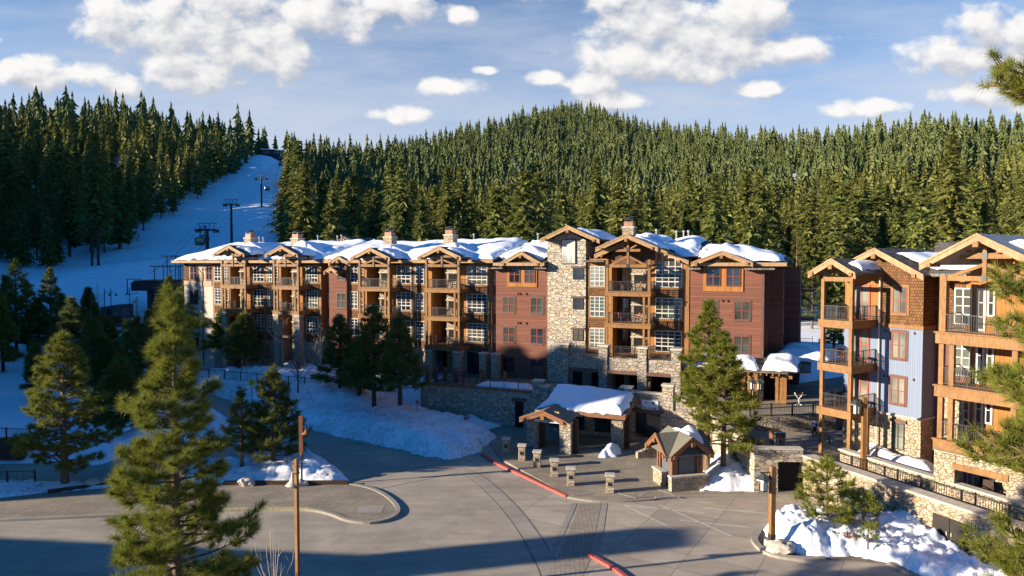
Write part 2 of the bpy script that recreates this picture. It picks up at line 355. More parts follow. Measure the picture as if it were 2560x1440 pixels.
M['black'] = m_plain('black_metal', (.018,.017,.017), .45, .2, spec=.5); M['iron'] = m_plain('dark_iron', (.035,.033,.035), .4, .2, spec=.5); M['void'] = m_plain('dark_interior', (.012,.010,.010), .9)
M['tower'] = m_plain('lift_steel', (.030,.034,.042), .5, .2); M['cabin'] = m_plain('cabin_shell', (.03,.035,.045), .25, .2, spec=.6)
M['copper'] = m_plain('copper_cowl', (.34,.17,.10), .5, .2); M['rock'] = m_stone('patio_rock', 3)
M['snow'] = m_snow('roof_snow_mat'); M['snow_g'] = m_snow('ground_snow', .28); M['snow_d'] = m_snow('dirty_snow', .85); M['snow_far'] = m_snow('hill_snow', .12)
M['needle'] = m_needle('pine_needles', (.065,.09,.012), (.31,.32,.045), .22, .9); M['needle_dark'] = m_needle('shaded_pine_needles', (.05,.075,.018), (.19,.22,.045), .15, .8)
M['fir'] = m_needle('fir_foliage', (.10,.13,.036), (.32,.335,.085), .45, .35); M['firfar'] = m_needle('distant_fir_foliage', (.075,.102,.036), (.20,.22,.066), .0, .06)
M['bark'] = m_plain('pine_bark', (.17,.105,.065), .9, .35, 6, bump=.8); M['bark_dk'] = m_plain('dark_bark', (.07,.05,.038), .9, .35, 4, bump=.8); M['aspen'] = m_plain('pale_bark', (.42,.35,.27), .8, .3, 5)
M['twig'] = m_plain('twig_bark', (.20,.09,.06), .85, .3); M['cone'] = m_plain('pine_cone', (.22,.11,.05), .8)
M['sign_white'] = m_plain('white_panel', (.62,.66,.70), .6, .03); M['ink'] = m_plain('sign_ink', (.02,.03,.06), .6); M['yellow'] = m_plain('yellow_sign', (.75,.52,.02), .5, .05); M['tan'] = m_plain('tan_panel', (.45,.33,.16), .7)
M['green'] = m_plain('green_enamel', (.15,.20,.16), .45, .1); M['greybox'] = m_plain('grey_panel', (.10,.105,.115), .6)
M['lampglass'] = m_plain('frosted_lamp_glass', (.6,.58,.5), .3, .05)
def m_conc(name, base, lines=None, ang=0, step=3.2, cracks=True, stain=.3):
    t = NT(name, .85, .25); g = t.co
    n1 = t.noise(g, .35, 6, .6); n2 = t.noise(g, 18, 5, .7); n3 = t.noise(t.vmul(g, (.5, 2.2, 1)), .7, 5, .6)
    f = t.math('ADD', t.math('MULTIPLY', n1, .5), t.math('ADD', t.math('MULTIPLY', n2, .25), t.math('MULTIPLY', n3, .25)))
    c = t.mix(t.remap(f, .35, .65), tuple(x*(1-stain) for x in base), tuple(x*(1+stain*.55) for x in base))
    tr = t.noise(t.vmul(g, (.10, .9, 1)), 1.0, 6, .65, .4); c = t.mix(t.math('MULTIPLY', t.remap(tr, .48, .66), .5), c, tuple(x*.62 for x in base))
    wt = t.noise(g, .16, 7, .68, .5); c = t.mix(t.math('MULTIPLY', t.remap(wt, .52, .64), .42), c, tuple(x*.58 for x in base))
    gr = t.noise(g, 42, 3, .8); c = t.mix(t.math('MULTIPLY', t.remap(gr, .56, .75), .35), c, tuple(min(x*1.6, .8) for x in base))
    if lines:
        r = t.n.new('ShaderNodeVectorRotate'); r.rotation_type = 'Z_AXIS'; r.inputs['Angle'].default_value = ang; t.l.new(g, r.inputs[0])
        b = t.n.new('ShaderNodeTexBrick'); t.l.new(r.outputs[0], b.inputs['Vector']); b.offset = 0; b.inputs['Scale'].default_value = 1
        b.inputs['Brick Width'].default_value = step; b.inputs['Row Height'].default_value = step*.55; b.inputs['Mortar Size'].default_value = lines; b.inputs['Mortar Smooth'].default_value = .2
        b.inputs['Color1'].default_value = (.86,.86,.86,1); b.inputs['Color2'].default_value = (1.08,1.07,1.05,1)
        c = t.mix(1, c, b.outputs[0], 'MULTIPLY'); c = t.mix(t.math('MULTIPLY', b.outputs[1], .55), c, tuple(x*.35 for x in base))
    if cracks:
        v = t.n.new('ShaderNodeTexVoronoi'); v.feature = 'DISTANCE_TO_EDGE'; v.inputs['Scale'].default_value = .11
        dn = t.n.new('ShaderNodeTexNoise'); t.l.new(g, dn.inputs['Vector']); dn.inputs['Scale'].default_value = .6; dn.inputs['Detail'].default_value = 6
        ad = t.n.new('ShaderNodeVectorMath'); ad.operation = 'MULTIPLY_ADD'; t.l.new(dn.outputs['Color'], ad.inputs[0]); ad.inputs[1].default_value = (3,3,0); t.l.new(g, ad.inputs[2]); t.l.new(ad.outputs[0], v.inputs['Vector'])
        c = t.mix(t.math('MULTIPLY', t.remap(v.outputs[0], .005, .0), .28), c, tuple(x*.4 for x in base))
    t.bump(n2, .25, .02)
    return t.out(c)
M['road'] = m_conc('worn_asphalt', (.37,.315,.245)); M['plaza'] = m_conc('scored_concrete', (.41,.345,.27), .014, .55, 3.6); M['walk'] = m_conc('plaza_walk', (.30,.25,.19), .006, .2, .9, False)
M['curb'] = m_conc('curb_concrete', (.33,.29,.24), None, cracks=False); M['kerbred'] = m_plain('red_curb_paint', (.42,.085,.07), .7, .4, 9); M['kerbyellow'] = m_plain('faded_yellow_paint', (.40,.345,.20), .7, .3, 5)
M['joint'] = m_plain('dark_joint', (.12,.10,.085), .9); M['paint'] = m_plain('worn_white_paint', (.43,.40,.36), .7, .25, 9)
M['gravel'] = m_conc('pavers', (.36,.30,.225), .012, .1, .24, False, .4); M['brickstrip'] = m_conc('brick_pavers', (.36,.30,.235), .007, 0.05, .25, False)
M['snow_i'] = m_snow('crusty_snow', .22)
# ------------------------------------------------------------------ ground
PL = ([0,60,100,115,130,155,185,221,270,330,400,450,520,3000], [0,0,2.2,7.5,11.5,13.5,16.5,22,35,52,72,86,92,60])
RK = ([-.36,-.25,-.1,0,.08,.2,.35,.5,.75,1.2], [560,600,800,950,1200,1000,720,620,560,560])
SKYL = ([780,860,950,1050,1150,1250,1350,1430,1500,1600,1700,1800,1900,2000,2100,2200,2330,2500,2700], [352,352,352,340,318,295,268,258,268,298,310,318,326,330,320,308,292,288,280])
def profR(k, d):
    Rr = np.interp(k, *RK); py = np.interp(1280+k*F, *SKYL)
    zR = CZ+(658-py)/F*Rr-23
    if d <= 120: return 4.0
    if d <= Rr: return 4+(zR-4)*((d-120)/(Rr-120))**1.5
    return zR-.12*(d-Rr)
def gz(x, y):
    d = max(y, 20.0); k = max(min(x/d, 1.2), -1.2)
    a, yl = MF.local(x, y)
    wk = sst(k, -.36, -.27)
    zl = float(np.interp(d, *PL)); zl += sst(-k, .42, .6)*sst(d, 230, 400)*12
    k0 = x/d; zl += 36*sst(-k0, .80, 1.12)*sst(y, 42, 80)*sst(-x, 100, 170)
    zr = profR(k, d)
    near_r = 3.3*sst(yl, -5.5, -1.5) if a > -14 else 0
    near_r = near_r*sst(a, -14, -4)+(1-sst(a, -14, -4))*min(zl, 3.3)
    fr = sst(d, 95, 125)
    z = zl*(1-wk)+wk*(zr*fr+near_r*(1-fr)) if d > 60 else (near_r if x > -60 else 0)
    if d <= 96 and a > -10: z = near_r
    n = sst(d, 95, 160)
    z += n*(fbm(x, y, 0, .02)*1.6+fbm(x, y, 3, .1)*.25)
    if d < 75 and yl < -3: z = min(z, -.12)
    return z
RDL = [P(760,1090), P(640,1040), P(560,1008), P(500,976), P(455,955)]
def road_d(x, y):
    dm = 1e9
    for p, q in zip(RDL[:-1], RDL[1:]):
        dx, dy = q.x-p.x, q.y-p.y; t = max(0, min(1, ((x-p.x)*dx+(y-p.y)*dy)/(dx*dx+dy*dy))); dm = min(dm, math.hypot(x-p.x-t*dx, y-p.y-t*dy))
    return dm
gz_free = gz
def gz(x, y):
    z = gz_free(x, y)
    if 50 < y < 110 and -65 < x < -10:
        f = sst(road_d(x, y), 4.5, 9.5); z = z*f-.12*(1-f)
    return z
def build_terrain():
    nx, ny = 300, 320
    xs = np.sinh(np.linspace(-5.6, 5.6, nx))*18.0; ys = np.concatenate([np.linspace(-400, 20, 20), 20+np.sinh(np.linspace(0.05, 5.2, ny-20))*32])
    V = []; Fc = []
    for y in ys:
        for x in xs:
            V.append((x, y, gz(x, y)))
    ny = len(ys)
    for j in range(ny-1):
        for i in range(nx-1):
            a = j*nx+i; Fc.append((a, a+1, a+1+nx, a+nx))
    m = MB(); m.v = V; m.f = Fc; m.m = [0]*len(Fc)
    o = m.build('ground', M['snow_far'], smooth=True); kind(o, 'structure')
build_terrain()

def sheet(name, pts, z, mat, sub=False):
    m = MB(); m.add([(p.x, p.y, z) for p in pts], [tuple(range(len(pts)))])
    o = m.build(name, mat)
    if o.data.polygons[0].normal.z < 0: o.data.flip_normals()
    return kind(o, 'structure')
def PP(l, z=0): return [P(x, y, z) for x, y in l]
def smooth_poly(pts, n=4, closed=False):
    out = []; L = len(pts)
    for i in range(L if closed else L-1):
        p0 = pts[(i-1) % L] if closed or i > 0 else pts[0]; p1 = pts[i]; p2 = pts[(i+1) % L]; p3 = pts[(i+2) % L] if closed or i+2 < L else pts[-1]
        for k in range(n):
            t = k/n; out.append(.5*((2*p1)+(-p0+p2)*t+(2*p0-5*p1+4*p2-p3)*t*t+(-p0+3*p1-3*p2+p3)*t**3))
    if not closed: out.append(pts[-1])
    return out
def ribbon(name, pts, w, z0, z1, mat, off=0, struct=True):   # a band following pts, w wide, from z0 up to z1
    m = MB(); n = len(pts); v = []
    for i, p in enumerate(pts):
        d = (pts[min(i+1, n-1)]-pts[max(i-1, 0)]); d.z = 0; d.normalize(); s = Vector((-d.y, d.x, 0))
        for q, z in ((off-w/2, z0), (off-w/2, z1), (off+w/2, z1), (off+w/2, z0)): a = p+s*q; v.append((a.x, a.y, z))
    f = []
    for i in range(n-1):
        for k in range(3): f.append((i*4+k, i*4+k+1, i*4+k+5, i*4+k+4))
    f += [(0,3,2,1), (n*4-4, n*4-3, n*4-2, n*4-1)]
    m.add(v, f); o = m.build(name, mat)
    bm = bmesh.new(); bm.from_mesh(o.data); bmesh.ops.recalc_face_normals(bm, faces=bm.faces); bm.to_mesh(o.data); bm.free()
    if struct: kind(o, 'structure')
    return o
V2 = lambda x, y: Vector((x, y, 0))
# asphalt road and court: big sheet
road = [V2(-60,-60), V2(60,-60), V2(60,60), P(1750,1105), P(1300,1080), P(1240,1070), P(1200,1120), P(1100,1130), P(900,1080), P(760,1055), P(640,1005), P(560,985), P(510,962), P(470,962), P(480,985), P(560,1035), P(600,1075), P(560,1108), P(330,1140), P(200,1155), P(-200,1165)]
sheet('road', road, 0.0, M['road'])
# scored concrete court on the right of the curved gutter
gut = smooth_poly(PP([(1150,1165),(1215,1195),(1290,1262),(1345,1330),(1385,1395),(1410,1450),(1430,1560)]), 4)
court = gut+[V2(6,16), V2(60,16), V2(60,48), P(1990,1238), P(1640,1248), P(1560,1252), P(1480,1252), P(1415,1240), P(1300,1180), P(1205,1142)]
sheet('plaza_court', court, .004, M['plaza'])
for off, nm in ((0,'gutter_joint'), (1.1,'gutter_joint')): ribbon(nm, gut, .05, .0, .012, M['joint'], -off)
ribbon('gutter_band', gut, .95, .0, .009, M['curb'], -.55)
# brick strip across the court
bs = [P(1452,1258), P(1503,1258), P(1478,1395), P(1400,1560), P(1290,1560), P(1393,1395)]
sheet('brick_strip', bs, .0135, M['brickstrip'])
for l in ([(1437,1258),(1376,1395)], [(1512,1258),(1493,1380)]):
    ribbon('strip_border', PP(l), .35, 0, .018, M['curb'])
# raised walk in front of the lodge
walk_edge = PP([(1236,1128),(1260,1155),(1330,1193),(1420,1243),(1490,1252),(1560,1252),(1640,1246),(1800,1240),(1995,1238)])
walk = walk_edge+[P(2010,1200), P(2010,1140), V2(20.5,56), V2(14,62), P(1700,1040), P(1640,1075), P(1300,1058), P(1215,1068), P(1225,1110)]
def raised(name, pts, h, mat):
    m = MB(); m.slab([(p.x, p.y) for p in pts], -.1, h); o = m.build(name, mat); bm = bmesh.new(); bm.from_mesh(o.data); bmesh.ops.recalc_face_normals(bm, faces=bm.faces); bm.to_mesh(o.data); bm.free(); return kind(o, 'structure')
raised('pavement', walk, .12, M['walk'])
def curb(pts, mat, w=.22, h=.15, n=4, name='kerb', off=0): return ribbon(name, smooth_poly(pts, n), w, -.02, h, mat, off)
curb(PP([(1205,1138),(1240,1160),(1300,1188),(1360,1217),(1417,1243)]), M['kerbred'], .24, .145)
curb(PP([(1420,1245),(1480,1254),(1560,1255),(1635,1250)]), M['curb'], .25, .135)
curb(PP([(1638,1249),(1700,1245),(1800,1243),(1995,1242)]), M['curb'], .25, .15)
curb(PP([(1470,1388),(1500,1405),(1540,1428),(1590,1470),(1620,1520)]), M['kerbred'], .22, .14)
for l in ([(1430,1240),(1520,1225),(1590,1245)], [(1600,1238),(1640,1222),(1700,1243)]): ribbon('ramp_edge', PP(l, .12), .18, .1, .135, M['curb'])
# worn parking lines on the court
for l in ([(1560,1262),(1700,1330)], [(1650,1262),(1830,1340)], [(1560,1262),(1760,1282)], [(1760,1270),(2000,1290)], [(2000,1330),(2250,1362)], [(1880,1350),(2160,1392)], [(1700,1300),(1870,1318)]):
    ribbon('parking_line', PP(l), .07, 0, .010, M['paint'])
# paver peninsula on the left
pen = smooth_poly(PP([(870,1212),(930,1225),(975,1250),(995,1278),(975,1298),(925,1309),(870,1303),(830,1288),(780,1277),(700,1275),(560,1278),(300,1290),(0,1303),(-200,1310)]), 4)
peni = pen+PP([(-200,1215),(0,1213),(250,1213),(560,1208),(760,1206)])
raised('paver_island', peni, .1, M['gravel'])
curb(pen[:4*8+1], M['curb'], .3, .15, 1); curb(pen[4*8:4*10+2], M['kerbyellow'], .3, .15, 1); curb(pen[4*10+1:], M['curb'], .3, .14, 1)
# dark joints across the road
for l in ([(870,1203),(1160,1148)], [(935,1225),(1230,1165)], [(1160,1148),(1205,1165)]): ribbon('road_joint', PP(l), .06, 0, .008, M['joint'])
mh = MB(); q = P(925,1275,.1)
mh.add([(q.x-.8,q.y-.6,.108),(q.x+.8,q.y-.5,.108),(q.x+.8,q.y+.8,.108),(q.x-.8,q.y+.7,.108)], [(0,1,2,3)]); tag(mh.build('utility_cover', M['curb']), 'square pale utility cover set into the pavers of the kerbed island', 'manhole cover')

# ------------------------------------------------------------------ snow banks as heightfields over a polygon
def inside_dist(poly, x, y):
    n = len(poly); ins = False; dm = 1e9
    for i in range(n):
        x0, y0 = poly[i]; x1, y1 = poly[(i+1) % n]
        if (y0 > y) != (y1 > y) and x < (x1-x0)*(y-y0)/(y1-y0)+x0: ins = not ins
        dx, dy = x1-x0, y1-y0; t = max(0, min(1, ((x-x0)*dx+(y-y0)*dy)/(dx*dx+dy*dy+1e-9))); dm = min(dm, math.hypot(x-x0-t*dx, y-y0-t*dy))
    return dm if ins else -dm
def bank(name, pts, hf, mat, step=.35, base=0, label=None, rough=.12, seed=0):
    poly = [(p.x, p.y) for p in pts]; xs = [p[0] for p in poly]; ys = [p[1] for p in poly]
    x0, x1, y0, y1 = min(xs)-step, max(xs)+step, min(ys)-step, max(ys)+step
    nx = int((x1-x0)/step)+2; ny = int((y1-y0)/step)+2; V = []; D_ = []
    for j in range(ny):
        for i in range(nx):
            x = x0+i*step; y = y0+j*step; wob = fbm(x, y, seed, .5)*.5
            d = inside_dist(poly, x, y)+wob*.6
            z = base-.15
            if d > 0:
                z = base+hf(x, y, d); z += (fbm(x, y, seed+5, .9)*rough*1.6+fbm(x, y, seed+9, 3.0)*rough*.7+abs(fbm(x, y, seed+2, 1.6))*rough)*min(1, d/.5)
            V.append((x, y, z)); D_.append(d)
    Fc = []
    for j in range(ny-1):
        for i in range(nx-1):
            a = j*nx+i; q = (a, a+1, a+1+nx, a+nx)
            if max(D_[k] for k in q) > 0: Fc.append(q)
    m = MB(); m.v = V; m.f = Fc; m.m = [0]*len(Fc); o = m.build(name, mat, smooth=True)
    bm = bmesh.new(); bm.from_mesh(o.data); bmesh.ops.delete(bm, geom=[v for v in bm.verts if not v.link_faces], context='VERTS'); bm.to_mesh(o.data); bm.free()
    return kind(o, 'stuff', label) if label else kind(o, 'structure')
# long berm between the road and the lodge
berm_edge = PP([(440,948),(500,976),(587,1004),(672,1036),(742,1066),(840,1087),(945,1111),(1040,1132),(1120,1147),(1180,1136),(1238,1099)])
berm = berm_edge+[P(1215,1078), V2(-1.2,64.5), V2(-6.0,66.5)]+[MF.world(MF.A(1060), -6.5), MF.world(MF.A(1050), -1), MF.world(MF.A(480), -1), MF.world(-9, -2)]
def berm_h(x, y, d):
    a, yl = MF.local(x, y)
    edge = 1.25*(1-math.exp(-max(d, 0)*1.5))+.3
    dr = max(0.0, min(d, 30))
    tgt = 3.35*sst(yl, -17, -3.0)
    tip = sst(x, 1, -14)
    z = max(edge*(.6+.4*tip), 0)+max(0, tgt-.9)*sst(d, .3, 5)*(.45+.55*tip)
    return min(z, 3.4)
bank('snow_bank', berm, berm_h, M['snow_d'], .4, 0, 'long dirty snow bank ploughed up between the road and the terraced lodge', .16, 1)
bank('snow_pile', PP([(430,1168),(520,1160),(640,1158),(735,1148),(780,1150),(850,1180),(880,1205),(800,1212),(600,1211),(430,1213)]), lambda x, y, d: .75*(1-math.exp(-d*1.4))+.55*math.exp(-((x-P(770,1180).x)**2)/6)*min(1, d), M['snow_d'], .22, 0, 'rough snow strip with two pines between the road and the paver island', .15, 4)
bank('snow_pile', PP([(395,1065),(470,1030),(540,1042),(590,1075),(565,1112),(470,1125),(330,1140),(250,1160),(150,1160)]), lambda x, y, d: 1.7*(1-math.exp(-d*.7)), M['snow_g'], .4, 0, 'pale snow mound between the two arms of the road', .12, 7)
bank('snow_pile', PP([(-300,1300),(-300,1205),(0,1203),(120,1204),(250,1208),(300,1213),(250,1228),(120,1238),(0,1250)]), lambda x, y, d: .35*(1-math.exp(-d*1.5)), M['snow_d'], .3, 0, 'thin dirty snow along the left edge of the paver island', .08, 9)
isl = PP([(1905,1330),(1940,1302),(2010,1292),(2080,1280),(2260,1270),(2330,1310),(2420,1400),(2520,1440),(2620,1500),(2620,1600),(2440,1600),(2390,1470),(2300,1445),(2230,1415),(2130,1392),(2050,1398),(1990,1385),(1950,1365),(1925,1350)])
def isl_h(x, y, d):
    g = P(2330,1340); f = math.exp(-((x-P(1985,1340).x)**2+(y-P(1985,1340).y)**2)/7)*.75
    f2 = math.exp(-((x-P(2290,1330).x)**2+(y-P(2290,1330).y)**2)/4)*1.1
    return .72*(1-math.exp(-d*1.5))+(f*.8+f2*.7)*min(1, d/.8)
bank('snow_pile', isl, isl_h, M['snow_i'], .13, .05, 'bright white snow heap on the kerbed bed by the long stone wall', .17, 12)
bank('snow_pile', PP([(1752,1232),(1765,1165),(1800,1150),(1850,1140),(1895,1160),(1912,1200),(1910,1234)]), lambda x, y, d: 1.5*(1-math.exp(-d*.9)), M['snow_g'], .2, .1, 'rounded snow heap behind the kiosk under the twin pines', .1, 14)
bank('snow_pile', PP([(1500,1143),(1503,1128),(1525,1118),(1545,1120),(1556,1135),(1540,1144)], .12), lambda x, y, d: 1.0*(1-math.exp(-d*2.0)), M['snow_g'], .12, .12, 'small snow heap at the foot of the right canopy pier', .06, 15)
curb(PP([(1990,1300),(1925,1312),(1892,1335),(1890,1362),(1930,1390),(2010,1402),(2060,1400)]), M['curb'], .35, .16)
curb(PP([(2225,1412),(2300,1450),(2400,1520)]), M['curb'], .35, .16)
raised('planting_bed', PP([(1995,1296),(1925,1312),(1895,1335),(1893,1360),(1930,1388),(2010,1400),(2060,1398),(2230,1412),(2300,1448),(2400,1520),(2600,1560),(2600,1450),(2330,1290)]), .06, m_plain('bed_soil', (.16,.13,.10), .95, .3, 6, bump=.5))
# boulders in the beds
def boulder(p, s, label, seed, grp=None):
    bm = bmesh.new(); bmesh.ops.create_icosphere(bm, subdivisions=3, radius=1)
    for v in bm.verts:
        n = 1+fbm(v.co.x, v.co.y, v.co.z+seed, 1.2)*.35; v.co *= n; v.co.x *= s; v.co.y *= s*.75; v.co.z *= s*.55
    me = bpy.data.meshes.new('boulder'); bm.to_mesh(me); bm.free(); me.materials.append(M['cap']); o = bpy.data.objects.new('boulder', me); COL.objects.link(o); o.location = (p.x, p.y, p.z+s*.3)
    return tag(o, label, 'boulder', grp)
boulder(P(1952,1378,.1), .75, 'tan boulder at the kerb beneath the right lamp post', 3)
boulder(P(617,1212,.1), .6, 'grey boulder at the road edge left of the slim tall post', 5)
boulder(P(755,1213,.1), .45, 'mesh-faced grey block just right of the slim tall post', 8)
boulder(P(230,1215,.1), .6, 'grey boulder below the left pine at the timber edge', 11)
# ------------------------------------------------------------------ building kit (local axes: x along the front, y into the house, z up)
WR = random.Random(17)
def window(par, x0, x1, z0, z1, y=0, cols=2, rows=4, frame='white', trim=None, glass='glass', fw=.07, low=False, mun=.045, name='window'):
    m = MB(); f = y-.07
    m.box(x0, x0+fw, f, y, z0, z1).box(x1-fw, x1, f, y, z0, z1).box(x0+fw, x1-fw, f, y, z0, z0+fw).box(x0+fw, x1-fw, f, y, z1-fw, z1)
    w = (x1-x0-2*fw)
    for i in range(1, cols):
        t = mun*1.6 if cols <= 3 else mun*1.2
        m.box(x0+fw+w*i/cols-t/2, x0+fw+w*i/cols+t/2, f+.005, y-.01, z0+fw, z1-fw)
    zs = [(z1-z0)*k/rows for k in range(1, rows)]
    if low: zs = [(z1-z0)*.27]+[(z1-z0)*(.27+.73*k/(rows-1)) for k in range(1, rows-1)]
    for i, q in enumerate(zs):
        t = mun*2.2 if (low and i == 0) else mun
        m.box(x0+fw, x1-fw, f+.012, y-.012, z0+q-t/2, z0+q+t/2)
    if trim:
        m.cur = 1; e = .13; g = y-.045
        m.box(x0-e, x0, g, y, z0-e, z1+e).box(x1, x1+e, g, y, z0-e, z1+e).box(x0, x1, g, y, z1, z1+e*1.2).box(x0, x1, g-.04, y, z0-e, z0)
    o = m.build(name, [M[frame], M[trim]] if trim else M[frame], par)
    if frame == 'white' and glass == 'glass': q = WR.random(); glass = 'curtain' if q < .14 else ('glass_dim' if q < .5 else 'glass')
    p = MB(); p.box(x0+fw*.6, x1-fw*.6, y-.035, y-.002, z0+fw*.6, z1-fw*.6); p.build('pane', M[glass], o)
    return o
def rail_mb(m, pts, z, h=1.0, step=.13, post=1.4, bar=.018, top=.05):
    for a, b in zip(pts[:-1], pts[1:]):
        a = Vector((a[0], a[1], 0)); b = Vector((b[0], b[1], 0)); L = (b-a).length; d = (b-a)/L
        m.beam(a+Vector((0,0,z+h)), b+Vector((0,0,z+h)), top, top*.8); m.beam(a+Vector((0,0,z+.1)), b+Vector((0,0,z+.1)), top*.7)
        n = max(1, int(L/step))
        for i in range(n+1): p = a+d*(L*i/n); m.beam(p+Vector((0,0,z+.1)), p+Vector((0,0,z+h)), bar)
        k = max(1, round(L/post))
        for i in range(k+1): p = a+d*(L*i/k); m.beam(p+Vector((0,0,z)), p+Vector((0,0,z+h)), top)
def balcony(par, a0, a1, y0, z, mat='timber', rail='iron', sides=True, depth=.42):
    m = MB(); m.box(a0, a1, y0, 0, z-.16, z-.02); m.box(a0-.06, a1+.06, y0-.1, y0+.12, z-depth, z+.02); m.box(a0-.06, a0+.12, y0+.12, 0, z-depth, z+.02); m.box(a1-.12, a1+.06, y0+.12, 0, z-depth, z+.02)
    m.box(a0-.12, a1+.12, y0-.16, y0-.1, z-.06, z+.05)
    o = m.build('balcony', M[mat], par)
    r = MB(); rail_mb(r, [(a0+.1, -.05), (a0+.1, y0+.08), (a1-.1, y0+.08), (a1-.1, -.05)], z, 1.0)
    r.build('railing', M[rail], o); return o
def posts(par, xs, y, z0, z1, w=.26, mat='timber', name='post'):
    for x in xs: m = MB(); m.box(x-w/2, x+w/2, y-w/2, y+w/2, z0, z1); m.build(name, M[mat], par)
def pier(par, x, y, z0, z1, w=.8, mat='ledge', name='stone_pier', d=None):
    d = d or w
    m = MB(); m.box(x-w/2, x+w/2, y-d/2, y+d/2, z0, z1-.14); m.cur = 1; m.box(x-w/2-.07, x+w/2+.07, y-d/2-.07, y+d/2+.07, z1-.14, z1)
    return m.build(name, [M[mat], M['cap']], par)
def gable(par, xc, hl, hr, y0, y1, ze, zp, mat='roof', fascia='fascia', th=.2, zer=None, zp2=None, name='gable_roof'):
    zer = ze if zer is None else zer
    m = MB(); L = (xc-hl, ze); Rr = (xc+hr, zer); T = (xc, zp)
    m.prism([L, (xc, zp-.001), (xc, zp+th*.5), (L[0]-.05, ze+th*.5)], y0, y1)
    m.prism([(xc+.0005, zp), (Rr[0], zer), (Rr[0]+.05, zer+th*.5), (xc+.0005, zp+th*.5)], y0, y1)
    o = m.build(name, M[mat], par)
    f = MB()       # rake boards and ridge end
    def rk(p, q):
        f.prism([(p[0], p[1]-.30), (q[0], q[1]-.30), (q[0], q[1]-.01), (p[0], p[1]-.01)] if p[0] < q[0] else [(q[0], q[1]-.30), (p[0], p[1]-.30), (p[0], p[1]-.01), (q[0], q[1]-.01)], y0-.06, y0+.07)
        f.prism([(p[0], p[1]+.0), (q[0], q[1]+.0), (q[0], q[1]+.13), (p[0], p[1]+.13)] if p[0] < q[0] else [(q[0], q[1]), (p[0], p[1]), (p[0], p[1]+.13), (q[0], q[1]+.13)], y0-.10, y0-.02)
    rk(L, T); rk(T, Rr); f.build('rake_board', M[fascia], o)
    b = MB(); b.box(xc-.14, xc+.14, y0-.22, y0+1.2, zp-.62, zp-.32); b.build('beam_end', M['timber'], o)
    for s, x, z in ((1, L[0]+.45*hl*.4, ze), (-1, Rr[0]-.45*hr*.4, zer)): b = MB(); b.box(x-.12, x+.12, y0-.18, y0+1.0, z-.1, z+.14); b.build('beam_end', M['timber'], o)
    return o
def truss(par, x0, x1, xc, y, zb, zp, mat='timber', steel='iron'):
    m = MB(); w = .2; zm = zb+(zp-zb)*.52
    m.beam((x0, y, zb), (x1, y, zb), w, .28); m.beam((x0+(x1-x0)*.22, y-.02, zm), (x1-(x1-x0)*.22, y-.02, zm), w*.9, .24)
    m.beam((xc, y-.035, zb-.1), (xc, y-.035, zp-.35), w)
    for s in (x0, x1): m.beam((xc, y-.01, zb+(zp-zb)*.34), (s+(xc-s)*.18, y-.01, zb+.06), w*.75, .18); m.beam((xc, y-.015, zm+.05), (xc+(s-xc)*.42, y-.015, zp-.55-(zp-zb)*.1), w*.6, .14)
    o = m.build('truss', M[mat], par)
    for q in ((xc-.13, xc+.13, y-.16, y-.10, zb-.16, zb+.22), (xc-.13, xc+.13, y-.16, y-.10, zm-.2, zm+.25), (x0-.02, x0+.3, y-.13, y-.09, zb-.14, zb+.14), (x1-.3, x1+.02, y-.13, y-.09, zb-.14, zb+.14)):
        p = MB(); p.box(*q); p.build('steel_plate', M[steel], o)
    return o
def chimney(par, x, y, z0, z1, w=1.15):
    m = MB(); m.box(x-w/2, x+w/2, y-w/2, y+w/2, z0, z1-.75); m.cur = 1; m.box(x-w/2-.08, x+w/2+.08, y-w/2-.08, y+w/2+.08, z1-.75, z1-.62)
    o = m.build('chimney', [M['ledge'], M['cap']], par); c = MB(); v = w*.40
    c.box(x-v, x+v, y-v, y+v, z1-.62, z1-.12); c.build('flue_shroud', M['copper'], o)
    d = MB()
    for i, j in ((-1,-1),(1,-1),(1,1),(-1,1)): d.box(x+i*v*.8-.04, x+i*v*.8+.04, y+j*v*.8-.04, y+j*v*.8+.04, z1-.12, z1+.1)
    d.lathe([(v*1.15, .1), (v*1.0, .2), (v*.55, .34), (.05, .38)], x, y, 10, z1); d.build('chimney_cap', M['iron'], o); return o
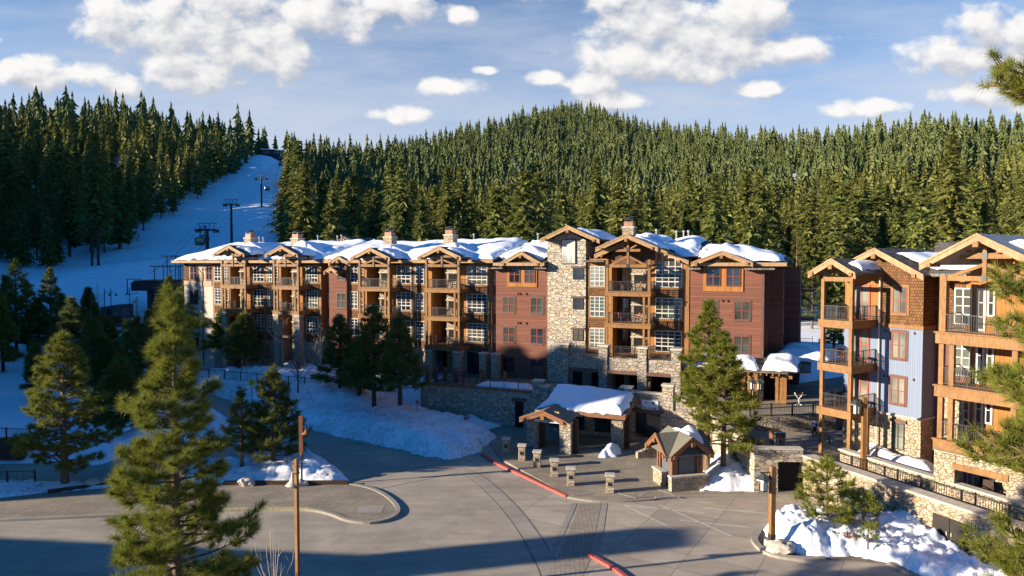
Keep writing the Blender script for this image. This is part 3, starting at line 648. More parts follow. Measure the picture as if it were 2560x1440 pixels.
def roof_snow(par_frame, name, x0, x1, y0, y1, zf, T, label, seed=0, step=.35, wob=.5, mat='snow', holes=None, edge=.9):
    nx = max(4, int((x1-x0)/step)); ny = max(4, int((y1-y0)/step)); V = []; Fc = []
    for j in range(ny+1):
        for i in range(nx+1):
            u = i/nx; v = j/ny; x = x0+(x1-x0)*u; y = y0+(y1-y0)*v
            ex = min(u, 1-u)*(x1-x0); ey = min(v, 1-v)*(y1-y0); e = min(ex, ey)
            k = math.exp(-e/1.2); x += fbm(x, y, seed, .45)*wob*k; y += fbm(x, y, seed+20, .6)*wob*1.2*k
            t = (1-math.exp(-((e+.02)/edge*2.2)))
            th = T*.82*t*(1+fbm(x, y, seed+3, .16, 3)*.55+fn(x, y, seed+8, .6)*.14)
            V.append((x, y, zf(x, y)+max(th, .01)+(.0 if e > 0 else .0)))
    nt = len(V)
    for (x, y, z) in V[:nt]: V.append((x, y, zf(x, y)+.004))
    W = nx+1
    for j in range(ny):
        for i in range(nx):
            a = j*W+i; Fc.append((a, a+1, a+1+W, a+W)); Fc.append((nt+a, nt+a+W, nt+a+1+W, nt+a+1))
    for i in range(nx): Fc.append((i+1, i, nt+i, nt+i+1)); a = ny*W+i; Fc.append((a, a+1, nt+a+1, nt+a))
    for j in range(ny): a = j*W; Fc.append((a, a+W, nt+a+W, nt+a)); a += nx; Fc.append((a+W, a, nt+a, nt+a+W))
    m = MB(); m.v = [tuple(par_frame.world(*p)) for p in V]; m.f = Fc; m.m = [0]*len(Fc)
    return kind(m.build(name, M[mat], smooth=True), 'stuff', label)
def alcove(par, a0, a1, floors, ztop, zbase, door_left=True, doorcol='void', depth=2.3, stone=.36):
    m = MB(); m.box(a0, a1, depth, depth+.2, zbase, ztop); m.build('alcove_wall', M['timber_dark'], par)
    s = MB(); xs = a0+(a1-a0)*(1-stone) if stone > 0 else a1
    if stone > 0:
        s.box(xs-.45, a1-.12, depth-1.75, depth, zbase, ztop); o = s.build('fireplace', M['ledge'], par)
        fb = MB()
        for z in floors: fb.box(xs-.2, a1-.37, depth-1.80, depth-1.749, z+.75, z+1.55)
        fb.build('firebox', M['void'], o)
        mt = MB()
        for z in floors: mt.box(xs-.5, a1-.1, depth-1.90, depth-1.75, z+1.62, z+1.74)
        mt.build('mantel', M['cap'], o)
    for z in floors:
        f = MB(); f.box(a0, a1, 0, depth, z-.3, z-.01); f.build('balcony_floor', M['timber'], par)
        if (xs-.55)-(a0+.15) > .8: window(par, a0+.15, xs-.55, z+.05, z+2.3, depth-.01, 2, 1, 'redframe', None, 'glass', .09, name='glass_door')

# ------------------------------------------------------------------ main lodge
ML = thing('lodge_building', 'long four storey timber and stone lodge with red wings and snow covered roofs', 'building', (-34.7, 87.8, 0), R(-23.8))
A = MF.A
FZ = [3.4, 6.6, 9.8, 12.85]; ZE = 15.75
def wallp(x0, x1, z0, z1, mat, y0=0, y1=2.3, name='wall'): m = MB(); m.box(x0, x1, y0, y1, z0, z1); return m.build(name, M[mat], ML)
# -- end wing
xa, xb = A(461), A(533)
wallp(xa, xb, 1.0, 12.7, 'stucco'); wallp(xa, xb, 12.7, 15.6, 'cream'); wallp(xa-.03, xb-.2, 12.55, 13.25, 'cream', -.06, -.001, 'belt_course'); wallp(xa-.02, xa+.85, 13.25, 15.6, 'shingle', -.04, -.002, 'shingle_panel')
window(ML, A(477), A(494.5), 13.4, 15.2, 0, 2, 2, 'redframe', 'browntrim', 'glass', .06, mun=.06); window(ML, A(517), A(531), 13.4, 15.2, 0, 2, 2, 'redframe', 'browntrim', 'glass', .06, mun=.06)
for z in (10.2, 7.0, 3.9): window(ML, A(476), A(494), z, z+1.7, 0, 2, 2, 'redframe', 'browntrim', 'glass', .06, mun=.06)
# downspout
m = MB(); x = A(507); m.tube([(x-1.2, -.9, 15.3), (x-.4, -.3, 14.9), (x, -.1, 14.3)], .05).tube([(x, -.1, 14.4), (x, -.1, 2)], .06); m.tube([(x+1.2, -.6, 15.2), (x, -.1, 14.75)], .05); m.build('downspout', M['iron'], ML)
def bay(xl, xr, al0, al1, pl, pr, wins, zgp, gy=-2.9, zb=2.0, stonez=6.2, floors=(1,2,3), pierz=0, gw=None, truss_on=True, chim=None, low='timber', side=True):
    # wall in two pieces with an alcove between
    for p, q in ((xl, al0), (al1, xr)):
        wallp(p, q, zb, stonez, 'ledge'); wallp(p, q, stonez, ZE+.3, 'gold')
    for x in (xl+.11, xr-.11): wallp(x-.16, x+.16, stonez, ZE, 'timber', -.07, -.003, 'corner_board')
    alcove(ML, al0, al1, [FZ[i] for i in floors], ZE, zb)
    for (w0, w1, c) in wins:
        for i in (1, 2, 3):
            window(ML, w0, w1, FZ[i]+.42, FZ[i]+2.45, 0, c, 5, 'white', None, 'glass', .06, True)
            wallp(w0-.12, w1+.12, FZ[i]-.62, FZ[i]+.22, 'shingle', -.045, -.004, 'shingle_panel'); wallp(w0-.2, w1+.2, FZ[i]+.22, FZ[i]+.36, 'timber', -.08, -.004, 'sill_board')
    y0 = -2.2
    for i in (1, 2, 3):
        if i in floors and (i > 1 or not pierz): balcony(ML, pl, pr, y0, FZ[i])
    posts(ML, [pl+.13, pr-.13], y0+.1, FZ[3], ZE+.2)
    for zz0, zz1 in ((FZ[2], FZ[3]-.42),)+(((FZ[1], FZ[2]-.42),) if not pierz else ()):
        posts(ML, [pl+.13, pr-.13, pl+.62, pr-.62], y0+.1, zz0, zz1, .2)
        for x in (pl, pr-.75): m = MB(); m.box(x+.05, x+.7, y0+.04, y0+.16, zz1-1.0, zz1-.8); m.build('post_brace', M['timber'], ML)
    if pierz:
        for x in (pl+.35, pr-.35): pier(ML, x, y0+.35, 1.5, FZ[2]-.42, .75)
    else:
        for x in (pl+.4, pr-.4): pier(ML, x, y0+.4, 1.8, FZ[1]-.42, .85)
    gw = gw or (pr-pl)/2+.55; xc = (pl+pr)/2
    g = gable(ML, xc, gw, gw, gy, 6.5, zgp-gw*.43, zgp)
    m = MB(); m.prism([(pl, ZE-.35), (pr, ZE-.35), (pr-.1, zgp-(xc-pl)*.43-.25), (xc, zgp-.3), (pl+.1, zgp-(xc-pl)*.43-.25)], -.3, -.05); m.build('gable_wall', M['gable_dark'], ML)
    truss(ML, pl+.05, pr-.05, xc, y0+.05, ZE-.42, zgp-.05)
    if chim: chimney(ML, chim[0], 2.6, 13, chim[1])
    return xc, gw
def main_roof(x0, x1, zr=17.9, ye=-1.1, yr=9, yb=19, ze=ZE, name='roof'):
    m = MB(); m.box(x0, x1, ye, yr, 0, .2); s = (zr-ze)/(yr-ye)
    m.v = [(x, y, z+(ze+(y-ye)*s)) for x, y, z in m.v]
    n = len(m.v); m.box(x0, x1, yr, yb, 0, .2); m.v = m.v[:n]+[(x, y, z+zr-(y-yr)*s) for x, y, z in m.v[n:]]
    o = m.build(name, M['roof'], ML)
    f = MB(); f.box(x0, x1, ye-.09, ye-.005, ze-.12, ze+.2); f.build('fascia', M['fascia'], o)
    e = MB(); k = int((x1-x0)/.6)
    for i in range(k): xx = x0+.3+i*.6; e.box(xx-.05, xx+.05, ye+.02, 0, ze-.16, ze-.01)
    e.build('rafter_end', M['timber'], o)
    return o
gabs = []
b1 = bay(A(533.5), A(664), A(576), A(611), A(553,-2.2), A(614.5,-2.2), [(A(537.5),A(553.5),2), (A(634.5),A(660.5),3)], 17.75, pierz=1, chim=(A(628,2.6), 19.6))
b2 = bay(A(664)+.02, A(803), A(703), A(744), A(683,-2.2), A(747,-2.2), [(A(668.5),A(681),2), (A(687),A(696),1), (A(766),A(795),4)], 17.6, pierz=1, chim=(A(745,2.6), 19.4))
gabs += [(*b1, 17.75), (*b2, 17.6)]
window(ML, A(562), A(572), FZ[3]+.42, FZ[3]+2.45, 0, 2, 5, 'white', None, 'glass', .06, True); window(ML, A(562), A(572), FZ[2]+.42, FZ[2]+2.45, 0, 2, 5, 'white', None, 'glass', .06, True)
# recessed link and the narrow red wing
wallp(A(803)+.02, A(828), 2, ZE, 'plum', 1.2, 3.5); 
for z in (FZ[1], FZ[2], FZ[3]): window(ML, A(808.5,1.2), A(813,1.2), z+.5, z+2.3, 1.2, 1, 3, 'redframe'); window(ML, A(821,1.2), A(825,1.2), z+.5, z+2.2, 1.2, 1, 3, 'white')
wallp(A(828)+.01, A(872), 2, 15.4, 'red', -.4, 2.3)
for i in (1, 2, 3):
    dz = .5 if i < 3 else .75
    window(ML, A(842.5,-.4), A(864.5,-.4), FZ[i]+dz, FZ[i]+dz+1.75, -.4, 2, 2, 'redframe', 'browntrim', 'glass_dim', .06, mun=.06)
gable(ML, A(846,-1.2), 1.35, 1.75, -1.25, 6, 15.55, 16.35); gable(ML, A(826,-2), .9, 1.1, -2.0, .5, 14.5, 15.05, th=.16)
# -- middle timber section
b3 = bay(A(872)+.02, A(1032), A(917), A(969), A(896.5,-2.2), A(974,-2.2), [(A(877),A(895),2), (A(901),A(909.5),1), (A(992.5),A(1027),3)], 17.25, chim=(A(976,2.6), 19.4), low='ledge')
b4 = bay(A(1032)+.02, A(1229), A(1080), A(1142), A(1063,-2.2), A(1149,-2.2), [(A(1038.5),A(1061),2), (A(1167.5),A(1218.5),4)], 17.3, chim=(A(1127,2.6), 19.5), low='ledge')
gabs += [(*b3, 17.25), (*b4, 17.3)]
m = MB(); x = A(1032); m.tube([(x, -.1, 15.5), (x, -.1, 6.6)], .06); m.build('downspout', M['iron'], ML)
for px in (1210, 1240): pier(ML, A(px, -1.2), -1.2, 3.0, 6.1, .8)
for i in (1, 2, 3): window(ML, A(1231,.02)+.02, A(1236.5)+.02, FZ[i]+.42, FZ[i]+2.3, .4, 1, 4, 'white', None, 'glass', .06, True)
for (p, q) in ((1085, 1108), (1168, 1200)):
    window(ML, A(p), A(q), 3.5, 5.9, -.001, 2, 1, 'iron', None, 'glass', .08, name='glass_door')
# -- red section
x0, x1 = A(1229)+.02, A(1371)
wallp(x0, A(1240), 2.5, 15.3, 'plum', .4, 2.3); wallp(A(1240), x1, 2.5, 15.3, 'red')
for i, (zz) in enumerate((FZ[0], FZ[1], FZ[2])):
    for p, q in ((1258, 1287), (1327, 1359)): window(ML, A(p), A(q), zz+.55, zz+2.2, 0, 2, 2, 'redframe', 'browntrim', 'glass_dim' if i == 2 else 'glass', .06, mun=.06)
m = MB(); m.prism([(A(1268),13.1),(A(1343),13.1),(A(1343),15.75),(A(1302,-.1),16.55),(A(1268),15.75)], -.10, -.003); m.build('dormer_face', M['gold'], ML)
for p, q in ((1273, 1300), (1311, 1338)): window(ML, A(p,-.1), A(q,-.1), 13.55, 15.3, -.101, 2, 2, 'redframe', None, 'glass', .07, mun=.06)
gable(ML, A(1302,-1.1), 2.35, 2.35, -1.15, 6, 15.5, 16.75); gabs.append((A(1302,-1.1), 2.35, 16.75))
m = MB(); m.box(x0-.1, A(1268)-.1, -1.0, .3, 15.0, 15.18).box(A(1343)+.1, x1+.1, -1.0, .3, 15.0, 15.18); m.build('skirt_roof', M['roof'], ML)
for z in (12.3, 9.2):
    for p in (1294, 1300, 1315): vm = MB(); vm.prism([(A(p)-.09, z), (A(p)+.09, z), (A(p)+.02, z+.2)], -.14, -.003); vm.build('wall_vent', M['browntrim'], ML)
# -- stone tower
x0, x1 = A(1371)+.0, A(1466)
tw = MB(); tw.prism([(x0, 2), (x1, 2), (x1, 17.9), ((x0+x1)/2+.2, 18.9), (x0, 17.9)], -.25, 6); tw.build('stone_tower', M['stone'], ML)
tb = MB(); tb.box(A(1369.5,-.25), A(1371.2,-.25), -.28, 2, 2.5, 17)
gable(ML, A(1419,-1.6), 2.95, 3.3, -1.6, 8, 17.95, 19.25, zer=17.8)
for z in (FZ[1], FZ[2], FZ[3]):
    p, q = A(1432.5,-.25), A(1459,-.25); window(ML, p, q, z+1.1, z+2.25, -.252, 2, 2, 'iron', None, 'glass', .05, mun=.05)
    m = MB(); m.box(p-.2, q+.15, -.36, -.252, z+2.27, z+2.45); m.build('lintel', M['browntrim'], ML)
bx0, bx1, bz0, bz1 = A(1403.5,-.25), A(1440,-.25), MF.Z(1420,660,-.25), MF.Z(1420,598,-.25)
m = MB(); m.box(bx0, bx1, -.36, -.252, bz0, bz1); o = m.build('banner_frame', M['browntrim'], ML)
m = MB(); m.box(bx0+.09, bx1-.09, -.40, -.361, bz0+.09, bz1-.09); bn = m.build('banner', m_plain('ivory_banner', (.60,.56,.46), .7, .04), o)
# faint grey firs printed on the banner, inside the banner mesh
def banner_trees():
    m = MB(); rr = random.Random(3); W = bx1-bx0-.18; b0 = bx0+.09
    for cx, hh, ww in ((.13,.60,.13),(.24,.80,.16),(.36,.5,.12),(.48,.35,.1),(.62,.55,.11),(.74,.40,.1),(.06,.45,.1)):
        x = b0+W*cx
        for k in range(9):
            t = k/9; z = bz0+.12+(bz1-bz0-.3)*hh*t; w = W*ww*(1-t)
            m.add([(x-w, -.404, z), (x+w, -.404, z), (x, -.404, z+.35*hh)], [(0,1,2)])
    m.build('banner_print', m_plain('banner_grey', (.34,.35,.33), .7), o)
banner_trees()
# -- right timber section
xl, xr = A(1466)+.02, A(1722)
b5 = bay(xl, xr, A(1529), A(1620), A(1514,-2.2), A(1626,-2.2), [(A(1475),A(1512),3), (A(1638.5),A(1705.5),4)], 18.25, chim=(A(1576,3.2), 19.95), gw=3.0, low='ledge')
gabs.append((*b5, 18.25))
gable(ML, A(1590,-.9), 4.2, 5.0, -.95, 9, 16.35, 18.1, zer=15.75); gabs.append((A(1590,-.9), 4.6, 18.1))
wl = MB(); wl.prism([(A(1545), ZE), (xr, ZE), (A(1590), 17.9)], -.05, -.003); wl.build('gable_wall', M['gold'], ML)
# sloping top lights over the wide window
m = MB(); p, q = A(1640), A(1704)
m.prism([(p, 15.36), (q, 15.36), (q, 15.75), (p, 16.75)], -.045, -.02); o = m.build('clerestory_pane', M['glass'], ML)
m = MB()
for i in range(5):
    t = i/4; x = p+(q-p)*t; zt = 16.75+(15.75-16.75)*t; m.box(x-.04, x+.04, -.09, -.046, 15.33, zt)
m.beam((p-.04, -.07, 16.75), (q+.04, -.07, 15.75), .07); m.build('clerestory_frame', M['white'], o)
# -- far red section and its shaded end
x0, x1 = A(1722)+.02, A(1908)
wallp(x0, x1, 2.5, 15.2, 'red', 0, 8); wallp(x1+.0, x1+.3, 2.5, 15.0, 'red', 2.0, 14, 'end_wall')
m = MB(); m.box(x1+.02, x1+1.6, 3, 5.5, 2.5, 15); m.box(x1+.02, x1+3.0, 8, 16, 2.5, 15.2); m.build('end_bay', M['red'], ML)
for z in (FZ[1], FZ[2], FZ[3]):
    m = MB(); m.box(x1+.3, x1+.36, 6.2, 7.2, z+.6, z+2.2); m.build('end_window', M['glass'], ML)
    m = MB(); m.box(x1+1.6, x1+1.65, 3.6, 4.9, z+.6, z+2.2); m.build('end_window', M['glass'], ML)
    balc = MB(); balc.box(x1+3, x1+4.3, 12.5, 15.5, z-.3, z-.05); bo = balc.build('balcony', M['timber_red'], ML)
    r = MB(); rail_mb(r, [(x1+3.05, 12.6), (x1+4.2, 12.6), (x1+4.2, 15.4)], z, 1.0); r.build('railing', M['iron'], bo)
m = MB(); m.box(x1-.14, x1+.1, -.09, -.003, 3, 15.2); m.build('corner_board', M['browntrim'], ML)
for z in (FZ[1], FZ[2]):
    for (p, q) in ((1833, 1879), (1758, 1797)): window(ML, A(p)+.12, A(q)-.12, z+.55, z+2.25, 0, 2, 2, 'redframe', 'browntrim', 'glass_dim', .06, mun=.06)
window(ML, A(1762), A(1795), 3.9, 5.6, 0, 2, 2, 'redframe', 'browntrim', 'glass', .06)
m = MB(); m.prism([(A(1758),12.95),(A(1858),12.95),(A(1858),15.8),(A(1803,-.1),16.45),(A(1758),15.8)], -.10, -.003); m.build('dormer_face', M['gold'], ML)
for p, q in ((1765, 1801), (1815, 1851)): window(ML, A(p,-.1), A(q,-.1), 13.45, 15.3, -.101, 2, 2, 'redframe', None, 'glass', .07, mun=.06)
gj = A(1803,-1.1); gable(ML, gj, 2.75, 2.75, -1.15, 6, 15.55, 16.65); gabs.append((gj, 2.75, 16.65))
m = MB(); m.box(x0-.1, A(1755), -1.0, .3, 15.0, 15.18).box(A(1861), x1+1.0, -1.0, .3, 15.0, 15.18); m.build('skirt_roof', M['roof'], ML)
for z, ps in ((12.0, (1805, 1818)), (8.9, (1820,))):
    for p in ps: vm = MB(); vm.prism([(A(p)-.12, z), (A(p)+.12, z), (A(p)+.02, z+.22)], -.14, -.003); vm.build('wall_vent', M['browntrim'], ML)
# roofs
main_roof(A(461)-1.0, A(803)+1.0, 18.0); main_roof(A(803)+1.02, A(1229)+.7, 17.8); main_roof(A(1229)+.72, A(1371)-.02, 17.55, ze=15.45)
main_roof(A(1466)+.02, A(1722)+.6, 17.9, ye=1.5, ze=16.25);
m = MB(); m.box(A(1466)+.02, A(1514)+.1, -1.0, 1.5, 15.72, 15.9); m.build('skirt_roof', M['roof'], ML)
JR = main_roof(A(1722)+.62, A(1908)+2.0, 17.5, ze=15.45, ye=-.6)
xe_ = A(1908)+2.0
for v_ in JR.data.vertices:
    if v_.co.x > xe_-.05 and abs(v_.co.y-9) < .1: v_.co.z -= 1.5
m = MB(); m.box(A(461), A(1908)+.2, 2.6, 18, 2, 15.3); m.build('rear_block', M['timber_dark'], ML)
# vent pipes along the ridge
for px, z in ((640,19.3),(650,19.3),(660,19.2),(796,19.3),(845,19.2),(855,19.3),(1185,19.1),(1345,19.0),(1640,19.2),(1690,19.0),(1708,19.0),(1720,19.0)):
    m = MB(); x = A(px, 10.5); m.tube([(x, 10.5, 17), (x, 10.5, z)], .09); m.tube([(x, 10.5, z), (x, 10.5, z+.22)], .16); m.build('vent_pipe', M['metal_grey'], ML)
ZR = [(A(461)-1, A(803)+1, 18.0, ZE, -1.1), (A(803)+1, A(1229)+.7, 17.8, ZE, -1.1), (A(1229)+.7, A(1371), 17.55, 15.45, -1.1), (A(1371), A(1466), 17.9, ZE, -1.1), (A(1466), A(1722)+.6, 17.9, 16.25, 1.5), (A(1722)+.6, A(1908)+2.1, 17.5, 15.45, -.6)]
def zmain(x, y):
    best = None
    for a0, a1, zr, ze, ye in ZR:
        if a0-.5 <= x <= a1+.5:
            s = (zr-ze)/(9-ye); z = ze+(min(y, 9)-ye)*s-(max(y-9, 0))*s+.2; best = z if best is None else max(best, z)
    best = 15.9 if best is None else best
    if x > ZR[-1][0]: best = max(min(best, 15.75+(ZR[-1][1]-x)*.17), best-1.6)
    for xc, gw, zp in gabs:
        if y > .4 and y < 7: best = max(best, zp+.12-abs(x-xc)*.43)
    return best
roof_snow(MF, 'roof_snow', A(461)-.7, A(803)+.6, -.6, 17, zmain, .62, 'thick snow over the roof of the left wing of the lodge', 1, .3)
roof_snow(MF, 'roof_snow', A(806)+.6, A(1229)+.4, -.75, 17, zmain, .66, 'thick snow over the middle roof of the lodge behind two chimneys', 2, .3)
roof_snow(MF, 'roof_snow', A(1232)+.6, A(1369)-.1, .2, 17, zmain, .6, 'snow lying on the lower roof between the middle wing and the stone tower', 3, .3)
roof_snow(MF, 'roof_snow', A(1640), A(1722)+.4, .9, 17, lambda x, y: zmain(x, y), .75, 'deep snow drift right of the tall chimney on the lodge roof', 4, .3)
roof_snow(MF, 'roof_snow', A(1722)+.7, A(1908)+1.6, .2, 17, zmain, .75, 'deep snow over the roof of the right red wing', 5, .3)
roof_snow(MF, 'roof_snow', A(1495), A(1640), 4.5, 17, zmain, .7, 'snow behind the tall chimney of the lodge', 6, .3)
tc = A(1419,-1.6)
roof_snow(MF, 'roof_snow', tc+.6, tc+3.3, -.9, 7.5, lambda x, y: 19.35-(x-tc)*.42, .45, 'snow slab on the right slope of the stone tower roof', 7, .2, .25)
for i, (xc, gw, zp) in enumerate(gabs[:4]+[gabs[5]]):
    nm = ['leftmost balcony gable', 'second balcony gable from the left', 'third balcony gable from the left', 'fourth balcony gable from the left', 'large balcony gable beside the tower'][i]
    roof_snow(MF, 'roof_snow', xc+.5, xc+gw+.2, -2.0, 2.5, lambda x, y: zp+.12-(x-xc)*.43, .42, 'lump of snow on the right slope of the '+nm, 10+i, .16, .3, edge=.6)
# rear roofs just showing over the ridge
for i, (px, w, z) in enumerate(((852, 3.2, 19.0), (905, 2.6, 19.4))):
    pass
m = MB(); xr_ = A(893, 20); gable(ML, xr_, 3.0, 3.0, 17, 26, 18.0, 19.5, 'roof', 'browntrim')
# terraces, portico and retaining wall -----------------------------------------
def slab_part(par, nm, x0, x1, y0, y1, z0, z1, mat): m = MB(); m.box(x0, x1, y0, y1, z0, z1); return m.build(nm, M[mat], par)
TY = -7.6
tL, tR = A(1050, TY), A(1735, TY)
RW = thing('retaining_wall', 'long stone retaining wall with an upper terrace, doors and windows at the foot of the lodge', 'wall', (-34.7, 87.8, 0), R(-23.8))
slab_part(RW, 'terrace_slab', tL, tR+3, TY+.45, -.02, 2.9, 3.38, 'walk')
yl2, yr2 = A(1300, TY), A(1352, TY)
slab_part(RW, 'stone_wall', tL, A(1352, TY), TY, TY+.44, 0, 3.45, 'stone_dark')
slab_part(RW, 'wall_cap', tL, A(1352, TY), TY-.08, TY+.5, 3.452, 3.6, 'timber_red')
slab_part(RW, 'stone_wall', A(1352, TY), tR, TY-.03, TY+.44, 0, 4.25, 'stone_dark')
slab_part(RW, 'wall_cap', A(1552, TY), A(1690,TY), TY-.1, TY+.5, 4.252, 4.38, 'cap')
for px, zt in ((1345, 4.75), (1362, 4.3), (1567, 4.75), (1672, 5.2)): pier(RW, A(px, TY), TY+.2, 3.0, zt, .95, 'stone_dark', d=.8)
def opening(par, px0, px1, z0, z1, y, mat='void', lint=True, nm='doorway'):
    x0, x1 = A(px0, y), A(px1, y); m = MB(); m.box(x0, x1, y-.05, y-.031, z0, z1); o = m.build(nm, M[mat], par)
    if lint: m = MB(); m.box(x0-.25, x1+.25, y-.2, y-.032, z1, z1+.28); m.build('lintel', M['browntrim'], o)
    return o
opening(RW, 1288, 1309, .12, 2.6, TY); opening(RW, 1372, 1399, .5, 2.5, TY, 'glass'); opening(RW, 1437, 1463, .5, 2.6, TY, 'glass'); opening(RW, 1489, 1528, .5, 2.7, TY, 'glass')
o = opening(RW, 1592, 1654, .45, 2.6, TY, 'glass', nm='shop_window')
# upper steps of wall right of the portal
for k, (p0, p1, zt) in enumerate(((1690, 1712, 3.7), (1712, 1752, 3.45))): slab_part(RW, 'stone_wall', A(p0, TY)+.01, A(p1, TY), TY-.01-.01*k, TY+.43, 0, zt, 'stone')
rm = MB(); rail_mb(rm, [(tL+.3, TY+.2), (A(1345, TY)-.6, TY+.2)], 3.6, 1.0, .14, 1.5); RF1 = thing('fence', 'long black picket fence along the terrace edge over the stone retaining wall', 'fence', (-34.7, 87.8, 0), R(-23.8)); rm.build('fence_panel', M['black'], RF1)
for px in (1066, 1088, 1112, 1140, 1205, 1262): posts(RF1, [A(px, TY+2.5)], TY+2.5, 3.38, 4.9, .3, 'timber_red')
rm = MB(); rail_mb(rm, [(A(1060,-5), -5.1), (A(1215,-5), -5.1)], 3.38, 1.1, .14, 1.6); rm.build('fence_panel', M['black'], RF1)
bank('terrace_snow', [MF.world(A(1205,-4.6), -6.6), MF.world(A(1338,-6), -6.6), MF.world(A(1338,-5), -4.4), MF.world(A(1215,-4.6), -4.2)], lambda x, y, d: .55*(1-math.exp(-d*2)), M['snow_g'], .2, 3.38, 'snow strip on the terrace behind the black picket fence', .06, 22)
# portico with stone piers under the upper terrace
PY = -4.3
PT = thing('stone_portico', 'stone portico with three dark openings carrying a railed terrace below the balconies', 'portico', (-34.7, 87.8, 0), R(-23.8))
zt = 6.6
px0, px1 = A(1408, PY), A(1705, PY)
slab_part(PT, 'terrace_slab', px0, px1+.5, PY+.3, -.3, 6.15, 6.5, 'walk')
slab_part(PT, 'stone_beam', px0, px1, PY, PY+.6, 5.55, 6.75, 'stone_dark')
for px in (1412, 1509, 1607, 1692):
    x = A(px, PY); m = MB(); m.box(x-.42, x+.42, PY-.15, PY+.7, 3.0, 7.75); m.cur = 1; m.box(x-.52, x+.52, PY-.25, PY+.8, 7.75, 7.92); m.build('stone_pier', [M['stone_dark'], M['cap']], PT)
for p, q in ((1412,1509),(1509,1607),(1607,1692)):
    m = MB(); m.box(A(p,PY)+.4, A(q,PY)-.4, PY-.1, PY+.05, 5.28, 5.60); m.build('lintel', M['browntrim'], PT)
    if p > 1450 or True:
        r = MB(); rail_mb(r, [(A(p,PY)+.5, PY+.1), (A(q,PY)-.5, PY+.1)], 6.75, .95, .13, 1.8); r.build('railing', M['black'], PT)
slab_part(PT, 'inner_wall', px0, px1+.6, -1.0, -.4, 3.38, 6.1, 'stone_dark')
for p, q in ((1432,1456),(1480,1500),(1528,1562),(1575,1598),(1625,1682)):
    m = MB(); m.box(A(p,-1), A(q,-1), -1.04, -1.005, 3.4, 5.9); m.build('doorway', M['void'], PT)
# small grill on the wall pier
G = thing('grill', 'small covered steel grill standing on the terrace behind the wall cap', 'grill', MF.world(A(1568, TY+1.3), TY+1.3, 3.38), R(-23.8))
m = MB(); m.box(-.5,.5,-.3,.3,.3,.9); m.box(-.9,.9,-.28,.28,.82,.87); m.build('grill_body', M['greybox'], G); m = MB(); m.prism([(-.42,.9),(.42,.9),(.36,1.2),(-.36,1.2)], -.28,.28); m.build('lid', m_plain('steel', (.4,.42,.44), .3, .05, metal=1), G)
# ------------------------------------------------------------------ entrance canopy
CN = thing('entrance_canopy', 'snow covered entrance canopy on three square stone piers before the stone wall', 'canopy', (-34.7, 87.8, 0), R(-23.8))
c1 = MF.local(*P(1330,1119,.12).xy); c2 = MF.local(*P(1413,1135,.12).xy); c3 = MF.local(*P(1543,1124,.12).xy)
for c in (c1, c2, c3): pier(CN, c[0], c[1]+.4, .1, 2.75, .95, 'stone_dark'); posts(CN, [c[0]+.7], c[1]+.6, .1, 2.9, .35, 'timber_dark', 'timber_post')
gx = (c1[0]+c2[0])/2; gy0 = min(c1[1], c2[1])-.9; yb_ = TY-.05
gable(CN, gx, 2.05, 2.05, gy0, yb_, 2.88, 3.6, 'metal_roof', 'timber_red')
ex1 = c3[0]+.85; zc = 4.5
m = MB(); xm = gx+1.2; ym = (c3[1]-.7)
m.prism([(0,0),(1,0),(1,1),(0,1)], 0, 1); m = MB()
v = [(xm, ym, 3.0), (ex1, ym, 3.0), (ex1, yb_, 3.95), (xm-2.6, yb_, 3.95), (xm, ym, 3.18), (ex1, ym, 3.18), (ex1, yb_, 4.12), (xm-2.6, yb_, 4.12)]
m.add(v, [(0,3,2,1),(4,5,6,7),(0,1,5,4),(1,2,6,5),(2,3,7,6),(3,0,4,7)]); m.build('roof', M['metal_roof'], CN)
m = MB(); m.box(xm, ex1, ym-.08, ym-.005, 2.82, 3.16); m.beam((ex1-.1, ym, 2.95), (ex1-.1, yb_, 3.8), .22); m.build('eave_beam', M['timber_red'], CN)
m = MB(); m.box(c1[0], c2[0], gy0+1.0, gy0+1.2, 2.75, 3.05); m.box(c2[0], c3[0], c3[1]+.3, c3[1]+.5, 2.62, 2.95); m.build('tie_beam', M['timber_red'], CN)
m = MB(); m.box(c1[0]+.55, c2[0]-.55, gy0+.9, gy0+.98, 3.05, 3.5); m.build('name_panel', M['tan'], CN)
m = MB(); m.box(c1[0]+.5, c2[0]-.5, gy0+.86, gy0+.93, 2.55, 2.78); sgp = m.build('sign_board', M['sign_white'], CN)
def canopy_z(x, y):
    z = -9
    if x > xm-2.6: z = 3.18+(y-ym)/(yb_-ym)*.94
    return max(z, 3.7-abs(x-gx)*.35)
roof_snow(MF, 'roof_snow', c1[0]-.6, ex1-.2, ym-.1, yb_+.3, canopy_z, .62, 'smooth shaded snow covering the entrance canopy roof', 31, .16, .35, 'snow', edge=.7)
def text(body, loc, size, rz, mat, par=None, name='lettering', ext=.012):
    cu = bpy.data.curves.new(name, 'FONT'); cu.body = body; cu.size = size; cu.extrude = ext; cu.align_x = 'CENTER'; cu.align_y = 'CENTER'
    o = bpy.data.objects.new(name, cu); COL.objects.link(o); dg = bpy.context.evaluated_depsgraph_get(); me = bpy.data.meshes.new_from_object(o.evaluated_get(dg)); bpy.data.objects.remove(o)
    me.materials.clear(); me.materials.append(mat); o = bpy.data.objects.new(name, me); COL.objects.link(o); o.location = loc; o.rotation_euler = (PI/2, 0, rz)
    if par: o.parent = par
    return o
text('970', (A(1448,c3[1]-.8), ym-.1, 2.86), .42, 0, M['white'], CN, 'house_number')
text('GUEST SERVICES', (gx, gy0+.84, 2.665), .17, 0, M['ink'], sgp)
SG = thing('wall_sign', 'white rectangular sign with two emblems and dark lettering on the stone retaining wall', 'sign', MF.world(A(1627, TY-.06), TY-.06, MF.Z(1627,1012,TY)), R(-23.8))
